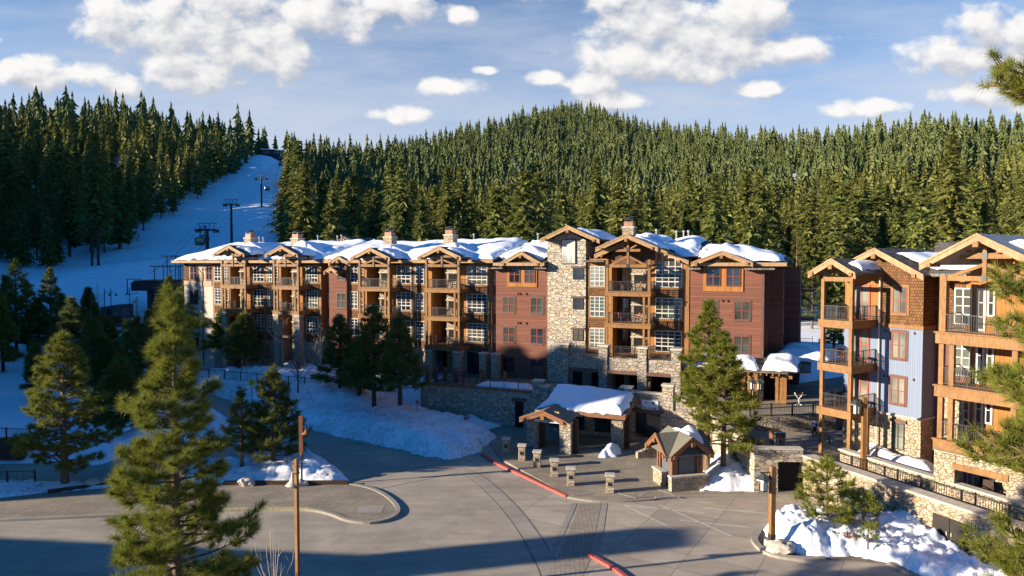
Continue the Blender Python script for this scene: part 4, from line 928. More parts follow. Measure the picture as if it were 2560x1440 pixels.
m = MB(); m.box(-.72,.72,-.06,0,-.42,.42); m.build('panel', M['sign_white'], SG); text('Main Dining', (-.06,-.07,-.27), .24, 0, M['ink'], SG)
m = MB(); m.prism([(.5,-.16),(.56,-.16),(.56,-.28),(.6,-.28),(.53,-.36),(.46,-.28),(.5,-.28)], -.085, -.061); m.prism([(.22,.3),(.4,.3),(.38,.06),(.24,.06)], -.085,-.061); m.prism([(-.42,.28),(-.36,.28),(-.3,.16),(-.24,.22),(-.22,.18),(-.3,.08),(-.36,.16)], -.085,-.061); m.build('emblem', M['ink'], SG)
PQ = thing('wall_plaque', 'small tan notice on the shaded stone wall under an arched lamp', 'sign', MF.world(A(1265, TY-.06), TY-.06, MF.Z(1265,1030,TY)), R(-23.8))
m = MB(); m.box(-.32,.32,-.05,0,-.22,.22); m.build('panel', M['tan'], PQ); m = MB(); m.lathe([(.02,.32),(.14,.26),(.16,.24)], 0,-.18,8); m.tube([(0,0,.45),(0,-.18,.42),(0,-.18,.3)], .02); m.build('gooseneck_lamp', M['iron'], PQ)

# ------------------------------------------------------------------ pergola corner with snow (right end of the lodge)
PG = thing('timber_arcade', 'single storey timber arcade with snow laden roof round the right corner of the lodge', 'arcade', (-34.7, 87.8, 0), R(-23.8))
gy = -3.4; e0, e1 = A(1722, gy), A(1905, gy)
m = MB(); v = [(e0, gy, 6.05), (e1+2.2, gy, 6.05), (e1+2.2, 0, 6.75), (e0, 0, 6.75)]; v += [(x, y, z+.18) for x, y, z in v]; m.add(v, [(0,3,2,1),(4,5,6,7),(0,1,5,4),(1,2,6,5),(2,3,7,6),(3,0,4,7)])
v = [(e1+2.2, gy, 6.05), (e1+4.0, gy+1.5, 6.05), (e1+4.0, 10, 6.05), (e1+.4, 10, 6.9), (e1+.4, 0, 6.9)]; v += [(x, y, z+.18) for x, y, z in v]
m.add(v, [(4,3,2,1,0),(5,6,7,8,9)]+[(i, (i+1)%5, (i+1)%5+5, i+5) for i in range(5)]); m.build('roof', M['roof'], PG)
m = MB()
for i in range(int((e1+2-e0)/.5)): x = e0+.2+i*.5; m.box(x-.06, x+.06, gy-.15, -.1, 5.86, 6.04)
m.build('rafter', M['timber'], PG)
for px in (1862, 1876, 1946, 1957, 1966): posts(PG, [A(px, gy+.5)], gy+.5, 3.35, 5.9, .27)
posts(PG, [A(1893, gy-2.5)], gy-2.5, 3.0, 6.35, .26)
for px in (1872, 1956): m = MB(); x = A(px, gy+.5); m.box(x-.9, x+.9, gy+.42, gy+.58, 5.6, 5.88); m.box(x-.5, x+.5, gy+.45, gy+.55, 5.0, 5.15); m.build('header_beam', M['timber'], PG)
m = MB(); m.box(A(1885,-1.6), A(1912,-1.6), -2.1, -1.1, 3.3, 6.0); m.build('stone_pier', M['stone'], PG)
m = MB(); m.box(A(1912,-1), A(1960,-1), -1.0, -.8, 3.3, 6.0); m.build('dark_doorway', M['void'], PG)
def arc_z(x, y): return 6.23+max(0, (y-gy))*.2 if x < e1+2.2 else 6.3
roof_snow(MF, 'arcade_snow', e0+.1, e1-.4, gy+.0, -.5, arc_z, .62, 'bright snow slab on the arcade roof beneath the right red wing', 41, .15, .35, edge=.6)
roof_snow(MF, 'arcade_snow', e1+.1, e1+2.9, gy+.15, 1.8, lambda x, y: 6.25+max(0, min(y, 0)-gy)*.12, .78, 'rounded bright snow block at the arcade corner', 42, .15, .35, edge=.6)
roof_snow(MF, 'arcade_snow', e1+1.0, e1+5.6, 2.0, 9.5, lambda x, y: 6.5, .95, 'large shaded snow block on the arcade roof receding to the right', 43, .2, .5, edge=.7)
# upper terrace at the right, its fence and wall
UT = thing('stone_terrace', 'raised stone terrace with a dark fieldstone face right of the twin pines', 'terrace')
tp = [P(1745,1045,3.3), P(1880,1043,3.3), P(2090,1040,3.3), V2(34,58), V2(38,75), MF.world(A(1915,4), 4), MF.world(A(1735,-.3), -.3)]
m = MB(); m.slab([(p.x, p.y) for p in tp], 0, 3.3); m.build('stone_wall', M['stone_dark'], UT)
m = MB(); m.slab([(p.x, p.y) for p in tp], 3.304, 3.36); m.build('paving', M['walk'], UT)
def fence_line(name, pts, z, h, label, step=.14, post=1.7, th=.05, bar=.018):
    F0 = thing(name, label, 'fence'); m = MB(); rail_mb(m, [(p.x, p.y) for p in pts], z, h, step, 99, bar, th); m.build('fence_panel', M['black'], F0)
    for a, b in zip(pts[:-1], pts[1:]):
        n = max(1, round((b-a).length/post))
        for i in range(n+1 if b is pts[-1] else n): q = a+(b-a)*(i/n); mm = MB(); mm.box(q.x-.045, q.x+.045, q.y-.045, q.y+.045, z, z+h+.08); mm.build('fence_post', M['black'], F0)
    return F0
fence_line('fence', [P(1875,1041,3.36), P(2085,1038,3.36)], 3.36, .98, 'black picket fence on the sunny upper terrace behind the walking person')
# snowfield strip on the hillside and distant balcony: see terrain
# ------------------------------------------------------------------ right building (blue and shingle block, big balcony block)
RB = thing('condo_building', 'blue, cedar shingle and stone condominium block with timber balconies at the right of the court', 'building', (25.6, 47.1, 0), R(-58))
ML_keep = ML; ML = RB
B = RF.A; G2 = [2.4, 5.5, 8.6, 11.65]
bw = 2.71
def part(nm, x0, x1, y0, y1, z0, z1, mat, par=None): m = MB(); m.box(x0, x1, y0, y1, z0, z1); return m.build(nm, M[mat], par or RB)
part('wall', -2.75, bw, 0, 1.6, 0, 5.3, 'ledge'); part('wall', -2.75, bw, 0, 1.6, 5.3, 11.35, 'blue'); part('wall', 0, bw, 0, 1.6, 11.35, 14.9, 'shingle'); part('wall', -2.75, -.01, 0, 1.6, 11.35, 14.9, 'gold')
part('belt_course', -.03, bw+.08, -.09, 1.6, 11.2, 11.45, 'timber'); part('stone_ledge', -.3, bw+.1, -.12, 1.6, 5.18, 5.32, 'cap')
part('corner_board', bw-.12, bw+.03, -.03, .12, 5.33, 11.2, 'blue')
gp = B(2187, -.6); zpk = RF.Z(2187, 624, -.6)
m = MB(); m.prism([(gp-2.6, 14.9), (bw, 14.9), (gp, zpk-.15)], 0, 1.6); m.build('gable_wall', M['shingle'], RB)
gable(RB, gp, 3.0, bw+.35-gp, -.7, 9, zpk-1.45, zpk, zer=14.75)
for z in G2[1:]:
    window(RB, B(2233), B(2269), z+.55, z+2.35, 0, 2, 2, 'redframe', 'browntrim' if z < 11 else 'timber', 'curtain', .07, mun=.06)
window(RB, B(2238), B(2269), 2.95, 4.75, 0, 2, 2, 'iron', None, 'curtain', .06, mun=.05); part('lintel', B(2234)-.1, B(2274), -.12, -.005, 4.8, 5.0, 'browntrim')
for z in (11.0, 7.9):
    for x in (.2, .45, 2.2): m = MB(); m.prism([(x-.06, z-.12), (x+.06, z-.12), (x+.02, z+.04)], -.12, -.005); m.build('wall_vent', M['browntrim'], RB)
m = MB(); m.tube([(-.12, -.15, 14.6), (-.12, -.15, 5.4), (-.12, -.22, 5.1), (-.12, -.22, 2.6)], .07); m.build('downspout', M['cap'], RB)
# left balconies
bx0, bx1, by = -2.75, -.42, -2.9
for i, z in enumerate(G2[1:]):
    m = MB(); m.box(bx0, bx1, by, 0, z-.16, z-.02); m.box(bx0-.1, bx1+.1, by-.12, by+.06, z-.5, z+.03); m.box(bx0-.1, bx0+.06, by+.06, 0, z-.5, z+.03); m.box(bx1-.06, bx1+.1, by+.06, 0, z-.5, z+.03)
    bo = m.build('balcony', M['timber'], RB); r = MB(); rail_mb(r, [(bx0+.05, -.05), (bx0+.05, by+.05), (bx1-.02, by+.05), (bx1-.02, -.05)], z, 1.0, .11); r.build('railing', M['black'], bo)
    window(RB, -2.1, -.85, z+.04, z+2.45, 0, 2, 2, 'redbright', None, 'curtain', .11, name='glass_door')
for x in (bx0+.12, bx1-.12):
    m = MB(); m.box(x-.115, x+.115, by+.02, by+.25, 1.5, 14.5); m.build('post', M['timber'], RB)
m = MB(); m.box(bx1+.55, bx1+.8, -2.2, -1.95, .8, 5.9); m.build('post', M['timber'], RB)
gcx = (bx0+bx1)/2; zp = RF.Z(2078, 650, -3.5)
gable(RB, gcx, 1.75, 1.75, -3.5, .6, zp-.98, zp); m = MB(); m.box(bx0, bx1, by+.05, by+.22, 14.35, 14.65); m.build('tie_beam', M['timber'], RB)
m = MB(); m.box(gcx+.1, gcx+1.8, -3.2, 3, zp-.95, zp-.85); 
roof_snow(RF, 'roof_snow', gcx+.35, gcx+1.5, -2.3, .3, lambda x, y: zp+.1-(x-gcx)*.56, .5, 'snow lump on the small balcony roof at the left of the blue block', 51, .14, .3, edge=.5)
# recess behind, right of the blue block
part('wall', bw, 6.6, 1.6, 3, 0, 11.3, 'plum'); part('wall', bw, 6.6, 1.6, 3, 11.3, 15.2, 'shingle')
part('dark_side', bw-.01, bw+.02, .14, 1.6, 5.33, 11.18, 'blue')
for z in G2[1:]: window(RB, 4.0, 4.8, z+.5, z+2.2, 1.6, 1, 2, 'redframe', None, 'glass', .07)
# big balcony block
qx0, qx1, qy, wy = 6.25, 10.75, -5.3, -3.0
part('wall', 6.6, 16, wy, 8, 0, 5.3, 'ledge'); part('wall', 6.6, 16, wy, 8, 5.3, 15.0, 'gold')
part('wall', 10.9, 18, qy+.2, wy, 0, 15.0, 'gold')
for i, z in enumerate(G2[1:]):
    m = MB(); m.box(qx0, qx1, qy, wy, z-.16, z-.02); m.box(qx0-.1, qx1+.1, qy-.12, qy+.08, z-.62, z-.02); m.box(qx0-.16, qx1+.16, qy-.2, qy+.08, z-.02, z+.06); m.box(qx0-.1, qx0+.08, qy+.08, wy, z-.62, z-.02)
    bo = m.build('balcony', M['timber'], RB); r = MB(); rail_mb(r, [(qx0+.12, wy), (qx0+.12, qy+.08), (qx1-.12, qy+.08)], z+.05, 1.0, .11); r.build('railing', M['black'], bo)
    window(RB, B(2388, wy), B(2432, wy), z+.35, z+2.5, wy, 2, 4, 'white', None, 'glass' if i == 2 else 'curtain', .07, True)
    window(RB, B(2444, wy), B(2462, wy)+.1, z+.05, z+2.5, wy, 1, 3, 'white', None, 'glass', .12, name='glass_door'); window(RB, B(2464, wy)+.12, B(2484, wy)+.12, z+.9, z+2.5, wy, 1, 2, 'white', None, 'glass', .1)
    m = MB(); m.box(10.9, 16, qy-.05, qy+.15, z-.62, z+.02); m.build('fascia_beam', M['timber'], RB)
for x in (qx0+.17, qx1-.17): m = MB(); m.box(x-.18, x+.18, qy+.05, qy+.4, 11.65, 14.9); m.build('post', M['timber'], RB)
for x in (qx0+.15, qx0+.7, qx1-.7, qx1-.15): m = MB(); m.box(x-.13, x+.13, qy+.05, qy+.3, 5.5, 11.05); m.build('post', M['timber'], RB)
qc = (qx0+qx1)/2; zq = RF.Z(2408, 590, -6.0)
gable(RB, qc, 2.95, 2.95, -6.1, 9, zq-1.6, zq, 'metal_grey'); truss(RB, qx0, qx1, qc, qy+.2, 14.75, zq, 'timber', 'black')
m = MB(); m.prism([(qx0, 14.5), (qx1, 14.5), (qc, zq-.4)], wy-.05, wy); m.build('gable_wall', M['gold'], RB)
m = MB(); v0 = [(10.9, -6.0, 14.9), (18, -6.0, 14.9), (18, 4, 17.2), (9.5, 4, 17.2)]; v = v0+[(x, y, z+.2) for x, y, z in v0]; m.add(v, [(0,3,2,1),(4,5,6,7),(0,1,5,4),(1,2,6,5),(2,3,7,6),(3,0,4,7)]); m.build('roof', M['metal_grey'], RB)
m = MB(); v0 = [(bw+.3, 0, 14.7), (7.6, -1, 14.9), (7.6, 8, 17.0), (-.5, 8, 17.0)]; v = v0+[(x, y, z+.2) for x, y, z in v0]; m.add(v, [(0,3,2,1),(4,5,6,7),(0,1,5,4),(1,2,6,5),(2,3,7,6),(3,0,4,7)]); m.build('roof', M['roof'], RB)
roof_snow(RF, 'roof_snow', qc+1.0, qc+8.5, -4.6, 5, lambda x, y: max(zq+.12-(x-qc)*.54, 15.3+(y+6)*.2), .8, 'broad sunlit snow on the metal roof at the right edge', 52, .3, .3)
roof_snow(RF, 'roof_snow', gp+.9, gp+5.8, .3, 7.5, lambda x, y: max(zpk+.12-(x-gp)*.42, 15.1+y*.2), .55, 'snow between the shingled gable and the big balcony gable', 53, .25, .4)
part('rear_block', -1.5, 16, 3, 12, 0, 14.6, 'timber_dark')
# stone base of the big block: piers, openings, balcony ledge
part('stone_pier', qx0-.05, qx0+1.05, qy-.05, qy+.9, 0, 4.85, 'ledge'); part('stone_wall', qx0+1.05, qx1+.6, qy, qy+.7, 4.3, 4.85, 'ledge'); part('stone_wall', qx0+1.05, qx1-.9, qy, qy+.7, 1.0, 2.35, 'ledge')
part('stone_wall', qx1-.9, qx1+.7, qy-.02, qy+.7, 0, 4.3, 'ledge'); part('stone_ledge', qx0-.1, qx1+.8, qy-.12, qy+.8, 4.86, 4.99, 'cap'); part('header_beam', qx0+.95, qx1-.8, qy-.09, qy-.005, 4.0, 4.35, 'timber')
part('stone_pier', qx0-.05, qx0+1.0, qy+.9, qy+1.0, 4.99, 8.0, 'ledge'); m = MB(); m.box(qx0, qx0+.95, qy+.02, qy+.9, 4.99, 5.0); 
window(RB, B(2392, wy), B(2448, wy), 2.6, 4.2, wy, 4, 1, 'white', None, 'curtain', .08); window(RB, B(2462, wy), B(2500, wy), 2.4, 4.2, wy, 2, 1, 'iron', None, 'glass', .08, name='glass_door')
part('stone_wall', qx1+2.6, 18, qy+.0, qy+.7, 0, 4.85, 'ledge')
ML = ML_keep
# long approach wall with terrace
G1 = P(2007,1236); Wd = (P(2417,1400)-G1).normalized(); Wn = Vector((Wd.y, -Wd.x, 0)); Wn = -Wn if Wn.x < 0 else Wn
LW = thing('retaining_wall', 'long sunlit fieldstone wall running from the garage opening to the lower right corner', 'wall', (G1.x, G1.y, 0), math.atan2(Wd.y, Wd.x))
WLEN = 30.0
def lw(nm, x0, x1, y0, y1, z0, z1, mat, par=None): m = MB(); m.box(x0, x1, y0, y1, z0, z1); return m.build(nm, M[mat], par or LW)
def WX(px, z, z0=None):    # distance along the wall at which its front face shows in column px
    r = ray(px, 1260); k = r.x/r.y
    return (k*G1.y-G1.x)/(Wd.x-k*Wd.y)
def WZ(px, py): x = WX(px, 0); q = G1+Wd*x; return CZ+ray(px, py).z*(q.y/ray(px, py).y)
# local y of this thing: left of direction; building side is +s
s_in = 1 if Vector((-Wd.y, Wd.x, 0)).dot(Wn) > 0 else -1
def yy(v): return v*s_in
u0, u1 = WX(2100, 0), WX(2185, 0); d0, d1 = WX(2332, 0), WX(2424, 0)
lw('stone_wall', 0, WLEN, 0, yy(.5), 1.35, 2.55, 'ledge')
lw('stone_wall', 0, u0, yy(.004), yy(.5), 0, 1.349, 'ledge'); lw('stone_wall', u1, d0, yy(.004), yy(.5), 0, 1.349, 'ledge'); lw('stone_wall', d1, WLEN, yy(.004), yy(.5), 0, 1.349, 'ledge')
lw('underpass', u0, u1, yy(.45), yy(.49), 0, 1.35, 'void')
dd = lw('service_door', d0, d1, yy(.30), yy(.36), 0, 1.95, 'black')
lw('door_leaf', d0+.04, (d0+d1)/2-.02, yy(-.02), yy(-.06), .02, 1.9, 'door_dark', dd); lw('door_leaf', (d0+d1)/2+.02, d1-.04, yy(-.02), yy(-.06), .02, 1.9, 'door_dark', dd)
mm = MB(); dm = (d0+d1)/2
for s in (-1, 1): mm.tube([(dm+s*.12, yy(-.1), .95), (dm+s*.14, yy(-.11), 1.15)], .025)
mm.build('door_handle', M['white'], dd)
lw('wall_cap', -.1, WLEN, yy(-.08), yy(.85), 2.552, 2.68, 'cap')
lw('inner_wall', 1.2, WLEN, yy(2.0), yy(2.4), 1.5, 3.1, 'ledge'); lw('wall_cap', 1.1, WLEN, yy(1.92), yy(2.5), 3.102, 3.2, 'cap')
TR = thing('approach_terrace', 'paved walkway deck between the long stone wall and the blue condominium block', 'terrace')
tp = [G1+Wd*WLEN+Wn*.5, G1+Wn*.5, G1+Wn*.45+V2(-.3,.3), P(1880,1118,2.2)+V2(0,.45), P(1880,1088,2.2), V2(17,54.6), V2(36,54.2), V2(40,30), G1+Wd*WLEN+Wn*12]
m = MB(); m.slab([(p.x, p.y) for p in tp], 1.4, 2.2); m.build('paving', M['walk'], TR)
GW = thing('garage_wall', 'shaded fieldstone wall with a wide black garage opening behind the small pines', 'wall')
ga = P(1885,1234); gb = G1+V2(-.02,0); gd = (gb-ga).normalized(); gn = V2(-gd.y, gd.x)
def gwall(x0, x1, z0, z1, nm='stone_wall', mat='stone_dark', o=0, th=.5, par=GW):
    a = ga+gd*x0+gn*o; b = ga+gd*x1+gn*o; c = b+gn*th; e = a+gn*th; m = MB(); m.slab([(a.x,a.y),(b.x,b.y),(c.x,c.y),(e.x,e.y)], z0, z1); return m.build(nm, M[mat], par)
GL = (gb-ga).length; o0 = (P(1942,1233)-ga).length
gwall(0, o0, 0, 2.2); gwall(o0, GL, 2.2, 3.0, o=.002); gwall(0, o0, 2.2, 3.0, o=.001); gwall(o0, GL-.02, 0, 2.19, 'garage_opening', 'void', .45, .05); gwall(-.1, GL, 3.002, 3.12, 'wall_cap', 'cap', -.06, .7)
qa = MF.world(A(1752, TY), TY); qb = ga; qd = (Vector((qb.x-qa.x, qb.y-qa.y, 0))); ql = qd.length; qd.normalize(); qn = V2(-qd.y, qd.x)
for (t0, t1, zz) in ((0, ql*.45, 3.5), (ql*.45, ql*.8, 3.2), (ql*.8, ql-.02, 3.0)):
    a_ = V2(qa.x, qa.y)+qd*t0; b_ = V2(qa.x, qa.y)+qd*(t1-.003); m = MB(); m.slab([(a_.x,a_.y),(b_.x,b_.y),((b_+qn*.6).x,(b_+qn*.6).y),((a_+qn*.6).x,(a_+qn*.6).y)], 0, zz); m.build('stone_wall', M['stone'], GW)

# fences on the walls
fp = [G1+Wd*t+Wn*1.05 for t in (0.6, 10, 20, 29)]
fence_line('fence', fp, 2.2, 1.0, 'long low black picket fence beside the sunlit long stone wall', .14, 2.3)
fence_line('fence', [ga+gn*.6+gd*.3, gb+gn*.6], 2.6, 1.0, 'short black picket fence above the garage opening', .14, 1.8)
fence_line('fence', [P(2073,1098,3.2), P(2192,1134,3.2)], 2.6, .9, 'black railing just under the lowest balcony of the blue block', .14, 1.6)
# A-board sign and planter on the walkway
AB = thing('sandwich_board', 'framed board with a dark poster leaning above the garage opening', 'sign board', P(1953,1116,2.3)+V2(0,.2), 0)
m = MB(); m.box(-.35,.35,-.03,.03,0,.95); m.build('panel', M['greybox'], AB); m = MB(); m.box(-.4,-.35,-.05,.05,-.05,1.0).box(.35,.4,-.05,.05,-.05,1.0).box(-.35,.35,-.05,.05,.95,1.0); m.build('frame', M['white'], AB); m = MB(); m.box(-.27,.27,-.045,-.031,.45,.8); m.build('poster', m_plain('poster_red', (.25,.08,.05), .7, .3, 5), AB)
TCN = thing('litter_bin', 'reddish brown bin beside the framed board above the garage', 'bin', P(1940,1110,2.25)+V2(0,.3), 0)
m = MB(); m.box(-.3,.3,-.3,.3,0,.9); m.build('bin_body', M['timber_red'], TCN, bevel=.03); m = MB(); m.box(-.34,.34,-.34,.34,.9,1.0); m.build('lid', M['timber_dark'], TCN)
bank('terrace_snow', [P(2140,1128,2.3), P(2165,1116,2.3), P(2200,1125,2.3), P(2250,1150,2.3), P(2345,1180,2.3), P(2350,1200,2.3), P(2280,1195,2.3), P(2210,1170,2.3)], lambda x, y, d: .9*(1-math.exp(-d*1.8)), M['snow'], .18, 2.25, 'bright snow heap at the stone foot of the blue block', .07, 33)
# green utility cabinets
UC = thing('utility_cabinet', 'tall pale green utility cabinet behind the right bed pines', 'cabinet', P(2148,1305,.1), R(-60))
m = MB(); m.box(-.65,.65,-.5,.5,0,1.75); m.build('cabinet_body', M['green'], UC, bevel=.03); m = MB(); m.box(-.7,.7,-.55,.55,1.75,1.85); m.build('lid', M['green'], UC)
UC2 = thing('utility_cabinet', 'lower darker green utility cabinet nearer the long stone wall', 'cabinet', P(2200,1312,.1)+V2(.2,0), R(-60))
m = MB(); m.box(-.8,.8,-.5,.5,0,1.45); m.build('cabinet_body', m_plain('dull_green', (.07,.09,.07), .5), UC2, bevel=.03); m = MB(); m.box(-.84,.84,-.54,.54,1.45,1.52); m.build('lid', M['green'], UC2)

# ------------------------------------------------------------------ kiosk
kc = P(1698,1210,.12); KR = R(14)
KI = thing('valet_kiosk', 'small timber kiosk with crossed metal gables and a lump of snow on its roof', 'kiosk', (kc.x, kc.y, .12), KR)
m = MB(); hw = 1.15
m.box(-hw+.1, hw-.1, -hw+.1, hw-.1, 0, 2.9); m.build('cabin', M['greybox'], KI)
for x, y in ((-hw, -hw), (hw, -hw), (-hw, hw), (hw, hw)):
    m = MB(); m.box(x-.11, x+.11, y-.11, y+.11, .95, 2.95); m.build('post', M['timber_red'], KI)
m = MB(); m.box(-hw+.12, -hw+.34, -hw-.05, -hw+.05, .98, 2.95).box(hw-.34, hw-.12, -hw-.05, -hw+.05, .98, 2.95).box(-hw-.05, -hw+.05, -hw+.15, -hw+.35, .98, 2.95).box(-hw-.05,-hw+.05, hw-.35, hw-.15, .98, 2.95); m.build('panel_frame', M['timber_red'], KI)
m = MB(); m.box(-.62, .62, -hw+.02, -hw+.09, 1.1, 2.5); m.build('shutter', M['greybox'], KI)
m = MB(); m.box(-hw-.3, hw+.3, -hw-.45, -hw+.05, -.05, 1.02); m.cur = 1; m.box(-hw-.38, hw+.38, -hw-.53, -hw+.09, 1.02, 1.14); m.build('stone_counter', [M['ledge'], M['cap']], KI)
m = MB(); m.box(-hw-.42, -hw-.02, -.2, hw+.1, -.05, 1.02); m.cur = 1; m.box(-hw-.5, -hw+.02, -.28, hw+.18, 1.02, 1.14); m.build('stone_counter', [M['ledge'], M['cap']], KI)
def kgable(rot, nm):
    o = gable(KI, 0, 1.75, 1.75, -1.95, 1.95 if rot else 1.9, 2.65, 4.0 if not rot else 3.97, 'metal_roof', 'timber_red', .14)
    if rot: o.rotation_euler = (0, 0, -PI/2)
    return o
kgable(False, 'a'); kgable(True, 'b')
m = MB(); m.prism([(-1.2, 2.85), (1.2, 2.85), (0, 3.75)], -hw-.06, -hw+.02); m.build('gable_wall', M['timber_red'], KI)
m = MB(); m.prism([(-1.2, 2.85), (1.2, 2.85), (0, 3.75)], -.04, .04); o = m.build('gable_wall', M['timber_red'], KI); o.rotation_euler = (0,0,-PI/2); o.location = (-hw-.02, 0, 0)
KF = Frame(kc.x, kc.y, KR)
ks = roof_snow(KF, 'kiosk_snow', .05, 1.35, -1.1, 1.0, lambda x, y: .12+max(4.07-abs(x)*.77, 4.04-abs(y)*.77), .5, 'lump of sunlit snow on the kiosk roof', 61, .1, .25, edge=.5)
ks.scale = (.92,)*3; ks.location = (kc.x*.08, kc.y*.08, .12*.08); KI.scale = (.92,)*3
RMP = thing('stair_wall', 'low sloping stone stair wall with a thin handrail left of the kiosk', 'stair wall', P(1592,1145,.12), R(16))
m = MB(); v = [(0,-.2,0),(2.6,-.2,0),(2.6,.2,0),(0,.2,0),(0,-.2,.45),(2.6,-.2,1.3),(2.6,.2,1.3),(0,.2,.45)]; m.add(v, [(0,3,2,1),(4,5,6,7),(0,1,5,4),(1,2,6,5),(2,3,7,6),(3,0,4,7)]); m.build('stone_wall', M['ledge'], RMP)
m = MB()
for t in (.2, 1.0, 1.8, 2.5): m.tube([(t, -.5, 0), (t, -.5, 1.0+t*.3)], .025)
m.tube([(0, -.5, .95), (2.6, -.5, 1.78)], .03); m.build('handrail', M['black'], RMP)

# ------------------------------------------------------------------ bollards
bol = [((1266,1132), 'stone bollard furthest back beside the end of the snow bank'), ((1305,1150), 'second stone bollard from the back of the row'), ((1343,1167), 'third stone bollard, last one still in shade'), ((1386,1190), 'first sunlit stone bollard beside the red curb'), ((1427,1212), 'second sunlit stone bollard casting a long shadow'), ((1525,1230), 'stone bollard nearest the kiosk at the curb ramp')]
proto = None
for (px, py), lab in bol:
    p = P(px, py, .12)
    if proto is None:
        proto = thing('bollard', lab, 'bollard', p, R(-8), 'square stone bollards along the plaza edge')
        m = MB(); m.box(-.27,.27,-.27,.27,0,1.12); m.build('stone_shaft', M['ledge'], proto, bevel=.02); m = MB(); m.box(-.34,.34,-.34,.34,1.12,1.24); m.build('stone_cap', M['cap'], proto, bevel=.02)
        m = MB(); m.box(-.14,.14,-.285,-.26,.48,.72); m.build('light_grille', M['black'], proto)
    else: dup(proto, p, R(-8)+.05*len(lab) % .2, lab)

# ------------------------------------------------------------------ lamp posts
def lantern(par, x, y, z, sh='cone', dark=False):
    if sh == 'cone':
        m = MB(); m.lathe([(.04,.62),(.07,.5),(.09,.34),(.16,.18),(.30,.04),(.33,0),(.30,-.01),(.12,.02)], x, y, 14, z); m.build('lamp_shade', M['cap'] if not dark else M['timber_red'], par, True)
    else:
        m = MB(); m.lathe([(.05,.35),(.12,.3),(.42,.05),(.44,0),(.40,-.02)], x, y, 6, z); o = m.build('lamp_shade', M['shade_metal'], par)
        m = MB(); m.lathe([(.20,-.02),(.20,-.55),(.17,-.6)], x, y, 6, z); m.build('lamp_glass', M['lampglass'], o)
        m = MB()
        for k in range(6): a = 2*PI*k/6; m.beam((x+.21*math.cos(a), y+.21*math.sin(a), z), (x+.21*math.cos(a), y+.21*math.sin(a), z-.58), .035)
        m.lathe([(.23,-.56),(.23,-.62)], x, y, 6, z); m.build('lamp_cage', M['black'], o)
# slim tall post at centre left
p = P(745, 1512, 0); L1 = thing('lamp_post', 'tall slim timber lamp post with a pale cone lamp on its left, lower centre left', 'lamp post', p, R(-28))
zt = D(745, 1147, p.y).z; zl = D(738, 1215, p.y).z
m = MB(); m.box(-.075,.075,-.075,.075,0,zt); m.build('post', M['timber'], L1); m = MB(); m.box(-.10,.10,-.10,.10,zl+.55,zl+.62); m.build('steel_band', M['iron'], L1); m = MB(); m.box(-.1,.1,-.1,.1,.0,.5); m.build('steel_shoe', M['iron'], L1)
m = MB(); m.beam((-.02,-.0,zl+.5), (-.20,-.0,zl+1.0), .09); m.beam((0,0,zl+.62), (-.22,0,zl+.62), .05); m.build('bracket', M['timber'], L1); lantern(L1, -.24, 0, zl, 'cone')
# farther dark pole with pedestrian lamp
p = P(758, 1198, .5); L2 = thing('lamp_post', 'shorter reddish lamp post in the snow behind the slim tall post', 'lamp post', (p.x-.1, p.y, .3))
z2 = D(752, 1040, p.y).z-.3; m = MB(); m.box(-.13,.13,-.13,.13,z2*.42,z2); m.build('post', M['timber_red'], L2); m = MB(); m.tube([(0,0,0),(0,0,z2*.42)], .07); m.lathe([(.12,0),(.15,.1),(.1,.22)], 0, 0, 8, z2*.42-.1); m.build('steel_base', M['iron'], L2); lantern(L2, .35, 0, z2-1.25, 'cone', True); m = MB(); m.beam((0,0,z2-.55),(.36,0,z2-.62), .05); m.build('bracket', M['iron'], L2)
# right post
p = P(1929, 1368, .1); L3 = thing('lamp_post', 'square golden timber lamp post with a hexagonal lantern on the right kerbed bed', 'lamp post', p, R(10))
z3 = D(1928, 1170, p.y).z; m = MB(); m.box(-.14,.14,-.14,.14,.35,z3); m.build('post', M['timber'], L3, bevel=.015); m = MB(); m.box(-.3,.3,-.3,.3,-.05,.36); m.build('stone_footing', M['cap'], L3, bevel=.03); m = MB(); m.box(-.155,.155,-.155,.155,.37,.75); m.build('steel_shoe', M['iron'], L3)
m = MB(); m.beam((0,0,z3-.33), (-.75,0,z3-.33), .05); m.beam((0,0,z3-.75), (-.6,0,z3-.4), .04); m.build('bracket', M['black'], L3); lantern(L3, -.52, 0, z3-.72, 'hex')
p = P(2158, 1165, 2.6); L4 = thing('lamp_post', 'timber post with a dark lantern under the balconies of the blue block', 'lamp post', (p.x, p.y, 2.2), R(0)); z4 = D(2158,994,p.y).z-2.2
m = MB(); m.box(-.13,.13,-.13,.13,0,z4); m.build('post', M['timber'], L4); lantern(L4, -.5, 0, z4-.45, 'hex'); m = MB(); m.beam((0,0,z4-.2),(-.5,0,z4-.1),.05); m.build('bracket', M['black'], L4)
# hanging lanterns of the arcade
for i, px in enumerate((1884, 1901)):
    o = thing('hanging_lantern', ['left', 'right'][i]+' of the pair of lanterns hung on the arcade corner post', 'lantern', MF.world(A(px, -5.9), -5.9, 5.6)); lantern(o, 0, 0, 0, 'hex'); m = MB(); m.beam((.0,0,.35), (.25 if i == 0 else -.25, 0, .5), .05); m.build('hook', M['black'], o)

